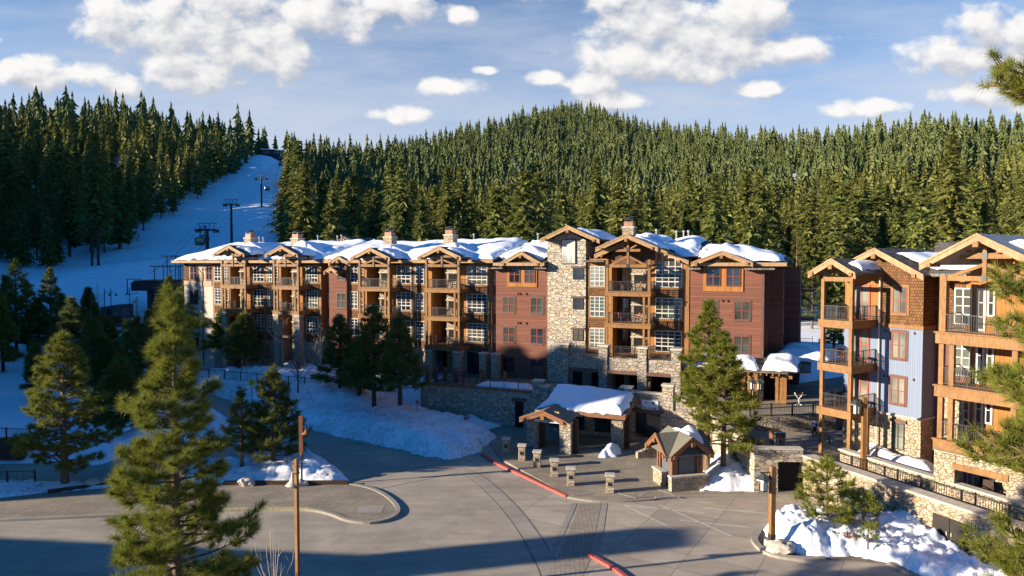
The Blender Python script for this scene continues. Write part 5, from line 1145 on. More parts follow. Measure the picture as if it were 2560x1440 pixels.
# ------------------------------------------------------------------ signs
def diamond(px, py, pb, label, front=True, s=.62):
    p = P(px, pb, .8); d = p.y; o = thing('road_sign', label, 'sign', (p.x, d, gz(p.x, d)*0), R(20)); zc = D(px, py, d).z
    m = MB(); m.tube([(0,0,0),(0,0,zc+.3)], .04, 6); m.build('sign_post', M['iron'], o)
    m = MB(); q = s*.72; m.add([(-q,-.06,zc),(0,-.06,zc-q),(q,-.06,zc),(0,-.06,zc+q),(-q,-.04,zc),(0,-.04,zc-q),(q,-.04,zc),(0,-.04,zc+q)], [(0,1,2,3),(7,6,5,4),(0,4,5,1),(1,5,6,2),(2,6,7,3),(3,7,4,0)]); f = m.build('sign_face', M['yellow' if front else 'metal_grey'], o)
    if front:
        m = MB(); y = -.075
        m.lathe([(.045,-.045),(.055,0),(.04,.045)], 0, y, 8, zc+.24); m.beam((0,y,zc+.18),(-.02,y,zc-.02), .1, .03); m.beam((-.02,y,zc-.02),(-.13,y,zc-.27), .05, .02); m.beam((-.02,y,zc-.02),(.11,y,zc-.26), .05, .02); m.beam((0,y,zc+.15),(-.13,y,zc+.02), .035, .02); m.beam((0,y,zc+.15),(.12,y,zc+.04), .035, .02); m.build('walking_symbol', M['ink'], f)
    return o
diamond(630, 957, 1012, 'yellow diamond pedestrian sign standing in the snow bank by the road')
diamond(513, 1027, 1062, 'grey back of a diamond road sign seen beside the big front pine', False)
TS = thing('trail_marker', 'small red marker on a thin stake in the snow bank', 'marker', (P(1043,1020,2).x, P(1043,1020,2).y, 1.3)); m = MB(); m.tube([(0,0,0),(0,0,1.3)], .03); m.build('stake', M['iron'], TS); m = MB(); m.box(-.15,.15,-.03,.03,1.15,1.4); m.build('plate', m_plain('red_plate', (.3,.04,.03)), TS)
# fences on the left and by the berm
fence_line('fence', [P(-120,1224,0), P(88,1218,0)], 0, 1.15, 'black picket fence at the lower left edge below the left pine', .15, 2.0, .06)
fence_line('fence', [P(-100,1085,1.9), P(75,1092,1.9)], 1.5, 1.0, 'black picket fence above the brown retaining wall at the far left', .15, 2.0, .06)
BWL = thing('timber_wall', 'dark brown retaining wall under the far left fence', 'wall'); a = P(-150,1150,0); b = P(55,1150,0); m = MB(); m.box(a.x, b.x, a.y, a.y+.5, 0, 1.7); m.build('wall_face', M['timber_dark'], BWL)
mg = [MF.world(A(x, -8.5), -8.5) for x in (480, 640, 800)]
fence_line('fence', mg, 2.3, 1.0, 'dark picket fence along the top of the snow bank before the left wing', .16, 2.4, .06)
for i, l in enumerate(([(560,1214),(870,1213)], [(120,1236),(290,1214)])):
    pts = PP(l, 0); o = ribbon('edging', pts, .35, 0, .3, M['timber_dark'], 0, False); tag(o, ['long dark timber edging under the snow strip with the two pines', 'short dark timber edging left of the big front pine'][i], 'edging')

# ------------------------------------------------------------------ person on the walkway
def person(name, label, loc, rz, h=1.35):
    o = thing(name, label, 'person', loc, rz); k = h/1.75
    # a walking figure seen from its side, +x is ahead
    J = {'pel': (0,0,.95,.15,.12), 'waist': (.0,0,1.08,.14,.11), 'chest': (.02,0,1.30,.17,.12), 'neck0': (.03,0,1.46,.07,.07), 'neck': (.05,0,1.53,.055,.055), 'head': (.07,0,1.63,.095,.085), 'crown': (.06,0,1.72,.075,.07),
         'hl': (0,.09,.92,.10,.10), 'kl': (.22,.09,.52,.062,.062), 'al': (.26,.09,.12,.045,.045), 'tl': (.44,.09,.05,.04,.035),
         'hr': (0,-.09,.92,.10,.10), 'kr': (-.06,-.09,.50,.062,.062), 'ar': (-.36,-.09,.18,.045,.045), 'tr': (-.24,-.09,.05,.04,.035),
         'sl': (.02,.19,1.41,.07,.07), 'el': (-.12,.25,1.17,.052,.052), 'wl': (-.06,.24,.93,.04,.04), 'pl': (-.02,.24,.85,.035,.025),
         'sr': (.02,-.19,1.41,.07,.07), 'er': (.10,-.25,1.17,.052,.052), 'wr': (.28,-.22,1.02,.04,.04), 'pr': (.34,-.21,.96,.035,.025)}
    E = [('pel','waist'),('waist','chest'),('chest','neck0'),('neck0','neck'),('neck','head'),('head','crown'),('pel','hl'),('hl','kl'),('kl','al'),('al','tl'),('pel','hr'),('hr','kr'),('kr','ar'),('ar','tr'),('chest','sl'),('sl','el'),('el','wl'),('wl','pl'),('chest','sr'),('sr','er'),('er','wr'),('wr','pr')]
    def skin(nm, keys, grow, mat, par):
        ks = [q for q in J if q in keys]; ix = {q: i for i, q in enumerate(ks)}; me = bpy.data.meshes.new(nm)
        me.from_pydata([tuple(c*k for c in J[q][:3]) for q in ks], [(ix[a], ix[b]) for a, b in E if a in ix and b in ix], []); ob = bpy.data.objects.new(nm, me); COL.objects.link(ob); ob.parent = par
        md = ob.modifiers.new('skin', 'SKIN')
        for i, q in enumerate(ks): me.skin_vertices[0].data[i].radius = ((J[q][3]+grow)*k, (J[q][4]+grow)*k)
        me.skin_vertices[0].data[0].use_root = True; sb = ob.modifiers.new('sub', 'SUBSURF'); sb.levels = 1; sb.render_levels = 1; me.materials.append(mat); return ob
    skin('body', set(J), 0, m_plain('skin', (.42,.24,.17), .5, .05), o)
    skin('jacket', {'pel','waist','chest','neck0','sl','el','wl','sr','er','wr'}, .028, m_plain('blue_jacket', (.015,.05,.20), .7), o)
    skin('trousers', {'pel','hl','kl','al','hr','kr','ar'}, .022, m_plain('dark_trousers', (.012,.012,.015), .8), o)
    skin('shoe', {'al','tl'}, .02, M['black'], o); skin('shoe', {'ar','tr'}, .02, M['black'], o)
    bm = bmesh.new(); bmesh.ops.create_icosphere(bm, subdivisions=2, radius=.105*k)
    for v in bm.verts:
        v.co.z *= .9
    bmesh.ops.delete(bm, geom=[v for v in bm.verts if v.co.z < -.02 and v.co.x > -.02], context='VERTS')
    me = bpy.data.meshes.new('hair'); bm.to_mesh(me); bm.free(); me.materials.append(m_plain('light_hair', (.20,.11,.06), .8)); ob = bpy.data.objects.new('hair', me); COL.objects.link(ob); ob.parent = o; ob.location = (.045*k, 0, 1.67*k)
    m = MB(); x = .155*k; z = 1.635*k
    for s in (-1, 1): m.box(x-.01, x+.004, s*.032*k-.009, s*.032*k+.009, z, z+.014)
    m.box(x-.01, x+.002, -.02*k, .02*k, z-.065*k, z-.055*k); m.build('face_marks', M['ink'], o); m = MB(); m.prism([(x-.015, z-.035*k), (x+.025, z-.03*k), (x-.01, z+.005)], -.012, .012); m.build('nose', m_plain('skin_nose', (.42,.24,.17), .5, .05), o)
    return o
pp = P(2037, 1090, 2.2); person('person', 'person in a blue jacket and dark trousers walking along the shaded fieldstone wall', pp, R(180))

# ------------------------------------------------------------------ balcony furniture
def chair(name, label, loc, rz, mat, grp=None):
    o = thing(name, label, 'chair', loc, rz, grp); m = MB(); m.box(-.25,.25,-.25,.25,.40,.46); m.build('seat', mat, o); m = MB(); v = [(-.24,.2,.46),(.24,.2,.46),(.24,.26,.46),(-.24,.26,.46),(-.22,.3,.98),(.22,.3,.98),(.22,.35,.98),(-.22,.35,.98)]; m.add(v, [(0,3,2,1),(4,5,6,7),(0,1,5,4),(1,2,6,5),(2,3,7,6),(3,0,4,7)]); m.build('backrest', mat, o)
    for x in (-.22,.22):
        for y in (-.22,.22): m = MB(); m.box(x-.02,x+.02,y-.02,y+.02,0,.40); m.build('leg', M['black'], o)
        m = MB(); m.box(x-.03,x+.03,-.25,.25,.62,.66); m.box(x-.02,x+.02,-.24,-.2,.40,.62); m.build('armrest', M['black'], o)
    return o
def table(label, loc, r=.5, rz=0):
    o = thing('patio_table', label, 'table', loc, rz); m = MB(); m.lathe([(r,.70),(r,.74)], 0, 0, 14); m.build('tabletop', M['iron'], o)
    for k in range(4): a = PI/4+k*PI/2; m = MB(); m.tube([(r*.75*math.cos(a), r*.75*math.sin(a), 0), (r*.3*math.cos(a), r*.3*math.sin(a), .7)], .025, 5); m.build('leg', M['black'], o)
    return o
wick = m_plain('rust_wicker', (.25,.10,.05), .8, .3, 20); strip = m_plain('red_striped_fabric', (.35,.09,.09), .8, .5, 12); dk = m_plain('dark_wicker', (.06,.04,.03), .8)
def onb(px, y, fl, dz=0): return MF.world(A(px, y), y, FZ[fl]+.02)
base = R(-23.8)
chair('patio_chair', 'rust chair at the left of the table on the top balcony beside the stone tower', onb(1556,-1.1,3), base+R(70), wick); chair('patio_chair', 'rust chair at the right of the table on the top balcony beside the stone tower', onb(1594,-1.2,3), base+R(-70), wick); table('round table between rust chairs on the top balcony beside the tower', onb(1576,-1.1,3))
chair('patio_chair', 'red striped chair at the left on the middle balcony beside the tower', onb(1556,-1.1,2), base+R(60), strip); chair('patio_chair', 'red striped chair at the right on the middle balcony beside the tower', onb(1592,-1.2,2), base+R(-60), strip); table('round table between striped chairs on the middle balcony', onb(1574,-1.0,2))
chair('patio_chair', 'dark red chair on the top balcony of the fourth gable', onb(1104,-1.2,3), base+R(40), strip); table('dark table on the top balcony of the fourth gable', onb(1122,-1.0,3), .5); chair('patio_chair', 'dark chair at the right end of the top balcony of the fourth gable', onb(1136,-1.2,3), base+R(-60), dk)
chair('patio_chair', 'rust chair on the middle balcony of the fourth gable', onb(1106,-1.2,2), base+R(50), wick); table('dark table on the middle balcony of the fourth gable', onb(1120,-1.1,2), .45); chair('patio_chair', 'dark chair right of the table on the middle balcony of the fourth gable', onb(1134,-1.2,2), base+R(-60), dk)
chair('patio_chair', 'dark chair on the top balcony of the third gable', onb(960,-1.1,3), base+R(-50), dk); chair('patio_chair', 'dark chair on the middle balcony of the third gable', onb(958,-1.1,2), base+R(-50), dk)
chair('patio_chair', 'dark chair on the top balcony of the second gable', onb(734,-1.1,3), base+R(-40), dk); chair('patio_chair', 'pale chair on the middle balcony of the second gable', onb(728,-1.1,2), base+R(-40), wick)
def onr(a, y, z): return RF.world(a, y, z)
b2_ = R(-58)
for z, nm in ((11.67,'top'), (8.62,'middle'), (5.52,'lowest')):
    chair('patio_chair', 'dark chair on the '+nm+' balcony at the left of the blue block', onr(-1.9,-1.6,z), b2_+R(50), dk if nm != 'middle' else wick)
    if nm != 'top': table('dark table on the '+nm+' balcony at the left of the blue block', onr(-1.15,-1.7,z), .4)
chair('patio_chair', 'dark chair at the foot of the right block in the stone opening', onr(9.4,-4.0,2.4), b2_+R(-30), dk); chair('patio_chair', 'second dark chair behind the low wall of the stone opening', onr(8.4,-4.0,2.4), b2_+R(20), dk)
# white sculpture-like stand on the upper terrace
WS = thing('white_stand', 'white forked cast stand on the sunny upper terrace', 'stand', P(1997,1012,3.36)); m = MB(); m.tube([(0,0,0),(0,0,.7)], .06); m.tube([(0,0,.65),(-.3,0,1.0),(-.45,0,1.3)], [.06,.05,.09]); m.tube([(0,0,.65),(.3,0,1.0),(.42,0,1.3)], [.06,.05,.09]); m.build('forked_stem', M['white'], WS); m = MB()
for k in range(4): a = k*PI/2+.4; m.tube([(0,0,.15),(.5*math.cos(a),.5*math.sin(a),.02)], .04)
m.build('foot', M['white'], WS)

WS.scale = (.8,)*3
# ------------------------------------------------------------------ gondola lift
def tower(px, ytop, yb, d, label, arm):
    k = d/F; p = D(px, 658, d); zt = D(px, ytop, d).z; zb = min(D(px, yb, d).z, 999); zg = gz(p.x, d); zb = min(zb, zg)
    o = thing('lift_tower', label, 'lift tower', (p.x, d, zb), 0, 'gondola lift towers'); h = zt-zb; m = MB(); m.tube([(0,0,0),(0,0,h-1.2)], [.42,.34], 10); m.build('mast', M['tower'], o)
    c = MB(); c.box(-arm/2, arm/2, -.18, .18, h-1.7, h-1.3); c.build('crossarm', M['tower'], o)
    g = MB(); hh = h
    g.beam((-arm*.56,0,hh), (arm*.56,0,hh), .12); 
    for x in (-.42, -.15, .15, .42): g.beam((x*arm*.85,0,hh-1.4), (x*arm*1.1,0,hh), .08)
    g.beam((-arm*.45,0,hh-.75),(arm*.45,0,hh-.75),.06); g.build('gantry', M['tower'], o)
    for s in (-1, 1):
        w = MB(); x = s*arm*.5
        w.beam((x,-1.5,h-1.75), (x,1.5,h-1.75), .16, .3)
        for q in (-1.3,-.65,0,.65,1.3): w.tube([(x-.1,q,h-1.6),(x+.1,q,h-1.6)], .22, 8)
        w.box(x-.25, x+.25, -1.2, 1.2, h-2.1, h-2.0); w.build('sheave_train', M['tower'], o)
    return o, h-1.45, p.x, d, zb
TW = [tower(519, 558, 690, 152, 'nearest gondola lift tower just behind the left end of the lodge', 3.9), tower(580, 499, 608, 218, 'second gondola tower up the slope', 4.0), tower(656, 437, 536, 285, 'third gondola tower beside the run edge trees', 4.4), tower(714, 386, 420, 400, 'pale upper gondola tower near the summit building', 4.4), tower(729, 355, 420, 410, 'tall dark pole near the top of the run', 3.4)]
def cable(name, label, pts, r=.045):
    m = MB(); allp = []
    for a, b in zip(pts[:-1], pts[1:]):
        for i in range(10): t = i/10; q = Vector(a).lerp(Vector(b), t); q.z -= (Vector(b)-Vector(a)).length*.02*4*t*(1-t); allp.append(q)
    allp.append(Vector(pts[-1])); m.tube(allp, r, 4); return tag(m.build(name, M['tower']), label, 'cable')
st = D(400, 690, 116)
for s, lb in ((-1, 'left'), (1, 'right')):
    pts = [(st.x+s*1.7, 116, st.z+.5)]
    for (o, h, x, d, zb), arm in zip(TW[:4], (3.9,4.0,4.4,4.4)): pts.append((x+s*arm*.5, d, zb+h))
    cable('haul_cable', lb+' haul cable of the gondola lift', pts)
    cable('comms_cable', 'thin upper line on the '+lb+' side of the gondola lift', [(a, b, c+1.4) for a, b, c in pts], .025)
def gondola(px, py, d, label, s=1.0):
    p = D(px, py, d); o = thing('gondola_cabin', label, 'gondola', (p.x, d, p.z), R(20), 'gondola cabins on the cable')
    m = MB(); prof = [(-.85,-1.0),(.85,-1.0),(1.05,-.3),(.95,.5),(.7,.75),(-.7,.75),(-.95,.5),(-1.05,-.3)]; m.prism(prof, -.9, .9); m.build('cabin_shell', M['cabin'], o, bevel=.12)
    m = MB(); m.prism([(-.78,-.15),(.78,-.15),(.7,.5),(-.7,.5)], -.96, -.91); m.box(-1.04,-1.0,-.7,.7,-.1,.4); m.build('cabin_window', M['curtain'], o)
    m = MB(); m.tube([(0,0,.75),(0,0,1.5),(.25,0,1.9),(.25,0,2.6)], .08, 6); m.box(-.2,.5,-.5,.5,2.55,2.75); m.build('hanger', M['tower'], o); m = MB(); m.box(-.8,.8,-1.15,-.95,-.75,-.65); m.build('ski_rack', M['tower'], o)
gondola(500, 602, 148, 'nearest gondola cabin, front one of the pair left of the first tower'); gondola(511, 596, 154, 'gondola cabin right behind the nearest one'); gondola(668, 471, 283, 'gondola cabin hanging right of the third tower'); gondola(701, 409, 380, 'small far gondola cabin near the top of the run'); gondola(700, 411, 420, 'farthest gondola cabin below the summit building')
# lift terminal
p = D(415, 770, 114); LT = thing('lift_terminal', 'dark lift terminal with steel gantries behind the big front pine', 'lift station', (p.x, 114, gz(p.x, 114)-.3), R(8))
m = MB(); m.box(-2.2,2.4,-2,5,0,4.2); m.build('support_body', M['tower'], LT); m = MB(); m.box(-4.5,3.5,-2.4,7,4.2,5.6); m.box(-4.2,2,-2.2,6,5.6,5.9); m.build('machine_house', M['tower'], LT)
m = MB()
for z, x0, x1 in ((8.2,-2.5,4.0),(9.9,-.5,5.2)):
    m.beam((x0,0,z),(x1,0,z),.16); m.beam((x0,4,z),(x1,4,z),.16)
    for x in (x0+.8, (x0+x1)/2, x1-.8): m.beam((x,0,5.8),(x,0,z),.12); m.beam((x,4,5.8),(x,4,z),.1)
m.beam((-5.2,-2,3.6),(-5.2,-2,6.1),.12); m.beam((-5.2,-2,6.1),(-3,-2,6.1),.12); m.beam((-5.2,-2,3.6),(-3.6,-2,3.8),.1); m.build('gantry', M['tower'], LT)
p = D(290, 775, 112); OH = thing('operator_hut', 'grey flat roofed lift hut with a glazed right corner on the snow', 'hut', (p.x, 112, gz(p.x,112)-.4), R(-14))
m = MB(); v = [(-1.8,-1.4,0),(1.9,-1.4,0),(1.9,1.6,0),(-1.8,1.6,0),(-1.8,-1.4,2.4),(1.9,-1.4,2.9),(1.9,1.6,2.9),(-1.8,1.6,2.4)]; m.add(v, [(0,3,2,1),(4,5,6,7),(0,1,5,4),(1,2,6,5),(2,3,7,6),(3,0,4,7)]); m.build('wall', M['greybox'], OH)
m = MB(); m.box(.75,1.8,-1.45,-1.405,1.1,2.6); m.build('window', M['curtain'], OH); m = MB(); m.box(-.4,.2,-1.45,-1.405,0,2.0); m.build('door', M['black'], OH); m = MB(); m.box(-2.6,2.3,-1.9,1.7,-.2,.9); m.build('deck', M['timber_dark'], OH)
for i, (px, yt, yb) in enumerate(((262,722,790),(278,722,792),(325,720,790),(343,740,792))):
    p = D(px, 780, 110); zb = gz(p.x, 110); o = thing('plaza_lamp', ['left lamp','second lamp','third lamp','fourth lamp'][i]+' of the dark lamps around the lift hut', 'street lamp', (p.x, 110, zb)); h = D(px, yt, 110).z-zb
    m = MB(); m.tube([(0,0,-.5),(0,0,h)], .07, 6); m.build('pole', M['tower'], o); m = MB(); m.beam((0,0,h-.6),(.85 if i < 2 else -.4,0,h-.6),.06); m.lathe([(.05,.35),(.12,.2),(.32,0)], .85 if i < 2 else -.4, 0, 8, h-1.1); m.build('lamp_shade', M['tower'], o)
p = D(283, 790, 108); o = thing('orange_barrier', 'reddish net barrier in front of the lift hut', 'barrier', (p.x, 108, gz(p.x, 108)-.1)); m = MB(); m.box(-1.6,5.5,-.05,.05,.5,1.0); m.build('net', M['timber_red'], o)
for x in (-1.6,.2,2.0,3.8,5.5): m = MB(); m.box(x-.04,x+.04,-.08,.08,0,1.3); m.build('stake', M['tower'], o)
# summit building
p = D(690, 388, 470); zb = gz(p.x, 470); SB = thing('summit_lodge', 'low dark glazed summit lodge at the top of the ski run', 'building', (p.x, 470, zb), R(6))
hz = D(690, 372, 470).z-zb
m = MB(); m.box(-9,13,0,10,-6,hz-1); m.build('wall', M['tower'], SB)
for i in range(9): m = MB(); m.box(-8.6+i*2.2,-6.8+i*2.2,-.15,-.01,hz-3.6,hz-1.4); m.build('window', M['curtain'], SB)
m = MB(); v = [(-10,-2,hz-.8),(14,-2,hz-1.4),(14,11,hz-.4),(-10,11,hz+.4)]; v += [(x,y,z+.5) for x,y,z in v]; m.add(v, [(0,3,2,1),(4,5,6,7),(0,1,5,4),(1,2,6,5),(2,3,7,6),(3,0,4,7)]); m.build('roof', M['snow'], SB)

# houses outside the picture on the left that shade the court: a lodge inferred from its shadow, then an added block
NB = thing('unseen_lodge', 'neighbouring gabled lodge outside the picture on the left', 'building')
a = V2(-85, 27.2); b = V2(-56, 24.1); dd_ = (b-a).normalized(); nn = V2(dd_.y, -dd_.x); 
NB.location = (a.x, a.y, 0); NB.rotation_euler = (0, 0, math.atan2(dd_.y, dd_.x)); L_ = (b-a).length
m = MB(); m.box(0, L_, -14, 0, 0, 12.6); m.build('wall', M['cream'], NB); m = MB(); m.box(-.4, L_+.01, -14.5, .01, 12.601, 13.0); m.build('roof', M['roof'], NB)
m = MB(); m.box(L_-2.6, L_-.1, -3.2, -.7, 13.0, 17.8); m.build('chimney', M['stone'], NB)
NB2 = thing('unseen_lodge', 'taller unseen stepped block added outside the picture on the left to shade the lodge front', 'building', (-76, 33.5, 0))  # added unseen block, stepped heights shaped to shade bank, canopy and lodge front
for y0_, y1_, hh_ in ((0, 3.6, 16.4), (3.6, 9.5, 27.8), (9.5, 16.5, 29.2), (16.5, 24, 26), (24, 29, 19)):
    m = MB(); m.box(-16, -.002*y0_, y0_, y1_-.01, 0, hh_-.4); m.build('wall', M['cream'], NB2); m = MB(); m.box(-16.4, .3, y0_, y1_-.02, hh_-.399, hh_); m.build('roof', M['roof'], NB2)
# ------------------------------------------------------------------ trees
def fir_arrays(h, r, clear, levels, nb, seg, tri, seed, size=1.0, taper=.85, droop=.25, tipf=.42):
    g = np.random.default_rng(seed); V = []; T = []
    n = 0
    for L in range(levels):
        t = (L+g.random()*.7)/levels; z0 = h*(clear+(1-clear)*t); rr = r*((1-t)**taper)*(.72+.5*g.random())+.12
        if t < .12: rr *= .6+t*3
        if g.random() < .15: rr *= .7
        for b in range(nb):
            if g.random() < .10: continue
            z0 = h*(clear+(1-clear)*min((L+g.random()*1.6)/levels, .99))
            a = 2*PI*(b/nb+g.random()*.25+L*.37); l = rr*(.6+.65*g.random()); ca, sa = math.cos(a), math.sin(a)
            up = (.25 if t > .7 else -droop)+g.normal()*.1
            for s in range(seg):
                f = ((s+.7)/seg)**.75; cx, cy, cz = ca*l*f, sa*l*f, z0+l*f*up-(f*f)*l*.12
                for q in range(tri):
                    aa = a+g.normal()*.75; ln = size*(.45+.5*g.random())*(1.15-.5*f)*(1.1-tipf*t); w = ln*(.28+.2*g.random())
                    dx, dy, dz = math.cos(aa), math.sin(aa), up+g.normal()*.35; px_, py_ = -dy, dx; tz = g.normal()*.5
                    c = np.array((cx-dx*ln*.45, cy-dy*ln*.45, cz-dz*ln*.3)); side = np.array((px_*w, py_*w, tz*w)); tip = np.array((cx+dx*ln*.75, cy+dy*ln*.75, cz+dz*ln*.75-.08))
                    V += [c-side, c+side, tip]; T.append((n, n+1, n+2)); n += 3
    # leader
    for q in range(5):
        a = g.random()*6.28; zz = h*(1-.02*q)-.3; V += [(.08*math.cos(a), .08*math.sin(a), zz-.3), (.25*math.cos(a+.5), .25*math.sin(a+.5), zz-.35), (0, 0, zz+.6)]; T.append((n, n+1, n+2)); n += 3
    return np.array(V, dtype=np.float32), np.array(T, dtype=np.int32)
def skirts(h, r, clear, levels, n, seed, taper=.75, frac=1.0):
    g = np.random.default_rng(seed); V = []; T = []; k = 0
    for L in range(levels):
        t = (L+.35*g.random())/levels; z = h*(clear+(1-clear)*t); rr = r*frac*(1-t)**taper*(.85+.3*g.random())+.10; dz = h*(1-clear)/levels
        if t < .15: rr *= .75
        a0 = g.random()*6.28; m = 2*n; top = np.array((g.normal()*.06, g.normal()*.06, z+dz*1.5)); ring = []
        for i in range(m):
            q = rr*(1.0+.35*g.normal() if i % 2 == 0 else .52); q = max(q, .1); a = a0+2*PI*i/m; ring.append(np.array((math.cos(a)*q, math.sin(a)*q, z-(.10*q if i % 2 == 0 else -.12*dz)+g.normal()*dz*.12)))
        for i in range(m): V += [top, ring[i], ring[(i+1) % m]]; T.append((k, k+1, k+2)); k += 3
    return np.array(V, dtype=np.float32), np.array(T, dtype=np.int32)
def join(*vt):
    off = 0; Vs = []; Ts = []
    for v, t in vt: Vs.append(v); Ts.append(t+off); off += len(v)
    return np.concatenate(Vs), np.concatenate(Ts)
def trunk_mb(h, r, lean=0, n=6, top=.97, stubs=0, seed=0):
    m = MB(); rr = random.Random(seed); pts = []; rs = []
    for i in range(7):
        t = i/6; pts.append((lean*t*t*h+math.sin(t*5+seed)*r*.25*t, math.cos(t*4+seed)*r*.2*t, h*top*t-.4*(i == 0))); rs.append(r*(1-t)**.8+.025)
    m.tube(pts, rs, n)
    for k in range(stubs):
        z = h*(.12+.5*rr.random()); a = rr.random()*6.28; l = .4+rr.random()*1.1; m.tube([(0,0,z),(math.cos(a)*l, math.sin(a)*l, z-.1)], [.045,.02], 3)
    return m
FIRS = []
for i, (h, r, cl, lv, nb, kindm) in enumerate(((24,4.1,.20,38,11,'fir'), (27,4.6,.24,40,11,'fir'), (20,3.8,.10,34,11,'fir'), (24,5.2,.24,32,11,'fir'), (17,3.5,.08,32,10,'fir'), (29,4.4,.30,40,11,'fir'))):
    v, t = fir_arrays(h, r, cl, lv, nb, 3, 3, 100+i, 1.4 if r < 5 else 1.6, .68 if r < 5 else .5)
    v, t = join((v, t), skirts(h, r, cl, 16, 6, 150+i, .66, .62)); FIRS.append((v, t, h, cl))
FIRO = []
def forest_tree(i, x, y, sc, rz, label, grp, z=None):
    z = gz(x, y)-.2 if z is None else z
    if i not in [q[0] for q in FIRO]:
        v, t, h, cl = FIRS[i]; o = thing('conifer_tree', label, 'tree', (x, y, z), rz, grp); c = npmesh('crown', v, t, M['fir'], o)
        trunk_mb(h, .30, 0, 6, .95, 14, i).build('trunk', M['bark_dk'], o); FIRO.append((i, o)); o.scale = (sc,)*3; return o
    src = [q[1] for q in FIRO if q[0] == i][0]; o = dup(src, (x, y, z), rz, label, (sc, sc, sc)); o['group'] = grp; return o
KL = ([150,165,185,200,232,290,340,430,470,700], [-.63,-.61,-.58,-.565,-.548,-.462,-.422,-.380,-.380,-.380])
KR = ([150,200,250,290,370,420,450,470,700], [-.31,-.332,-.336,-.334,-.326,-.310,-.300,-.295,-.295])
def scatter():
    rr = random.Random(11); pts = []
    def ok(x, y, d, near):
        for (a, b, c) in near:
            if (a-x)**2+(b-y)**2 < d*d: return False
        return True
    grid = {}
    def try_add(x, y, d):
        gx, gy = int(x//8), int(y//8)
        for i in (-1,0,1):
            for j in (-1,0,1):
                for (a, b) in grid.get((gx+i, gy+j), ()):
                    if (a-x)**2+(b-y)**2 < d*d: return False
        grid.setdefault((gx, gy), []).append((x, y)); return True
    # left forest
    for _ in range(30000):
        y = 155+(rr.random()**.75)*430; k = -1.2+rr.random()*.84; x = k*y
        if k > np.interp(y, *KL): continue
        if y < 172 and k > -.6: continue
        if y < 168+12*noise.noise(Vector((x*.04, 0, 0))): continue
        if try_add(x, y, 7.2 if y < 240 else 7.4): pts.append((x, y, 'L'))
    # right forest
    Rr = lambda k: float(np.interp(k, *RK))
    for _ in range(42000):
        k = -.36+rr.random()*1.22; Rm = Rr(k)+40; y = 118+(Rm-118)*rr.random()**.68; x = k*y
        if y < 700 and k < np.interp(y, *KR): continue
        if y < 150 and k < .05 and rr.random() < .5: continue
        if .375 < k < .47 and y < 190 and rr.random() < .93: continue
        if -.40 < k < -.29 and 455 < y < 500: continue
        if noise.noise(Vector((x*.012, y*.012, 5))) > .45 and y > 350: continue
        if try_add(x, y, 8.0 if y < 300 else (7.7 if y < 600 else 8.0)): pts.append((x, y, 'R'))
    # a few behind the summit lodge
    for _ in range(80):
        y = 500+rr.random()*70; k = -.375+rr.random()*.08
        if rr.random() < .7 and -.355 < k < -.332: continue
        if try_add(k*y, y, 5): pts.append((k*y, y, 'S'))
    return pts, rr
pts, rr = scatter()
def apparent(p):
    return p[1]
vis = [p for p in pts if abs(p[0]/p[1]) < .79]; vis.sort(key=apparent); NI = 285
ind = vis[:NI]; indset = set((p[0], p[1]) for p in ind); rest = [p for p in pts if (p[0], p[1]) not in indset]
print('forest', len(pts), 'individual to d', ind[-1][1])
for n_, (x, y, s) in enumerate(ind):
    k = x/y; i = rr.randrange(6); 
    if s == 'R' and k > .42 and rr.random() < .5: i = 3
    shp = ['medium full', 'tall slender', 'short bushy', 'broad loose', 'small pointed', 'very tall bare trunked'][i]
    row = 'front row' if y < (185 if s == 'L' else 150) else ('second row' if y < (215 if s == 'L' else 185) else 'rear row')
    px_ = 1280+F*k
    lm = [(120,'at the far left edge'),(260,'above the lift hut'),(400,'above the lift terminal'),(560,'left of the first lift tower'),(690,'beside the second lift tower'),(790,'right of the ski run'),(880,'behind the second chimney'),(1010,'behind the third chimney'),(1150,'behind the fourth chimney'),(1300,'behind the roof left of the stone tower'),(1460,'behind the stone tower'),(1600,'behind the tallest chimney'),(1740,'behind the large drift on the roof'),(1920,'behind the right red wing'),(2060,'over the gap between the buildings'),(2200,'behind the small balcony roof'),(2330,'behind the shingled gable'),(3000,'behind the big balcony gable')]
    spot = [b for a_, b in lm if px_ < a_][0]
    lab = shp+' conifer, '+row+', '+spot; g = 'conifers of the left forest' if s == 'L' else ('conifers behind the left half of the lodge' if k < -.1 else 'conifers behind the middle of the lodge' if k < .3 else 'conifers behind the right buildings')
    forest_tree(i, x, y, (.62+rr.random()*.30 if rr.random() < .3 else .85+rr.random()*.40), rr.random()*6.28, lab, g)
def merge(points, variants, name, mat, label, s0=.75, s1=.45):
    Vs = []; Ts = []; off = 0; g = np.random.default_rng(5)
    for (x, y, s) in points:
        v, t = variants[g.integers(len(variants))]; a = g.random()*6.28; ca, sa = math.cos(a), math.sin(a); sc = (s0+s1*g.random())*(.68 if g.random() < .22 else 1); wd = sc*(.85+.35*g.random())
        w = np.empty_like(v); w[:,0] = (v[:,0]*ca-v[:,1]*sa)*wd+x; w[:,1] = (v[:,0]*sa+v[:,1]*ca)*wd+y; w[:,2] = v[:,2]*sc+gz(x, y)-.3
        Vs.append(w); Ts.append(t+off); off += len(v)
    o = npmesh(name, np.concatenate(Vs), np.concatenate(Ts), mat); return kind(o, 'stuff', label)
mid = [p for p in rest if p[1] < 360]; far = [p for p in rest if p[1] >= 360]
VM = []; VF = []
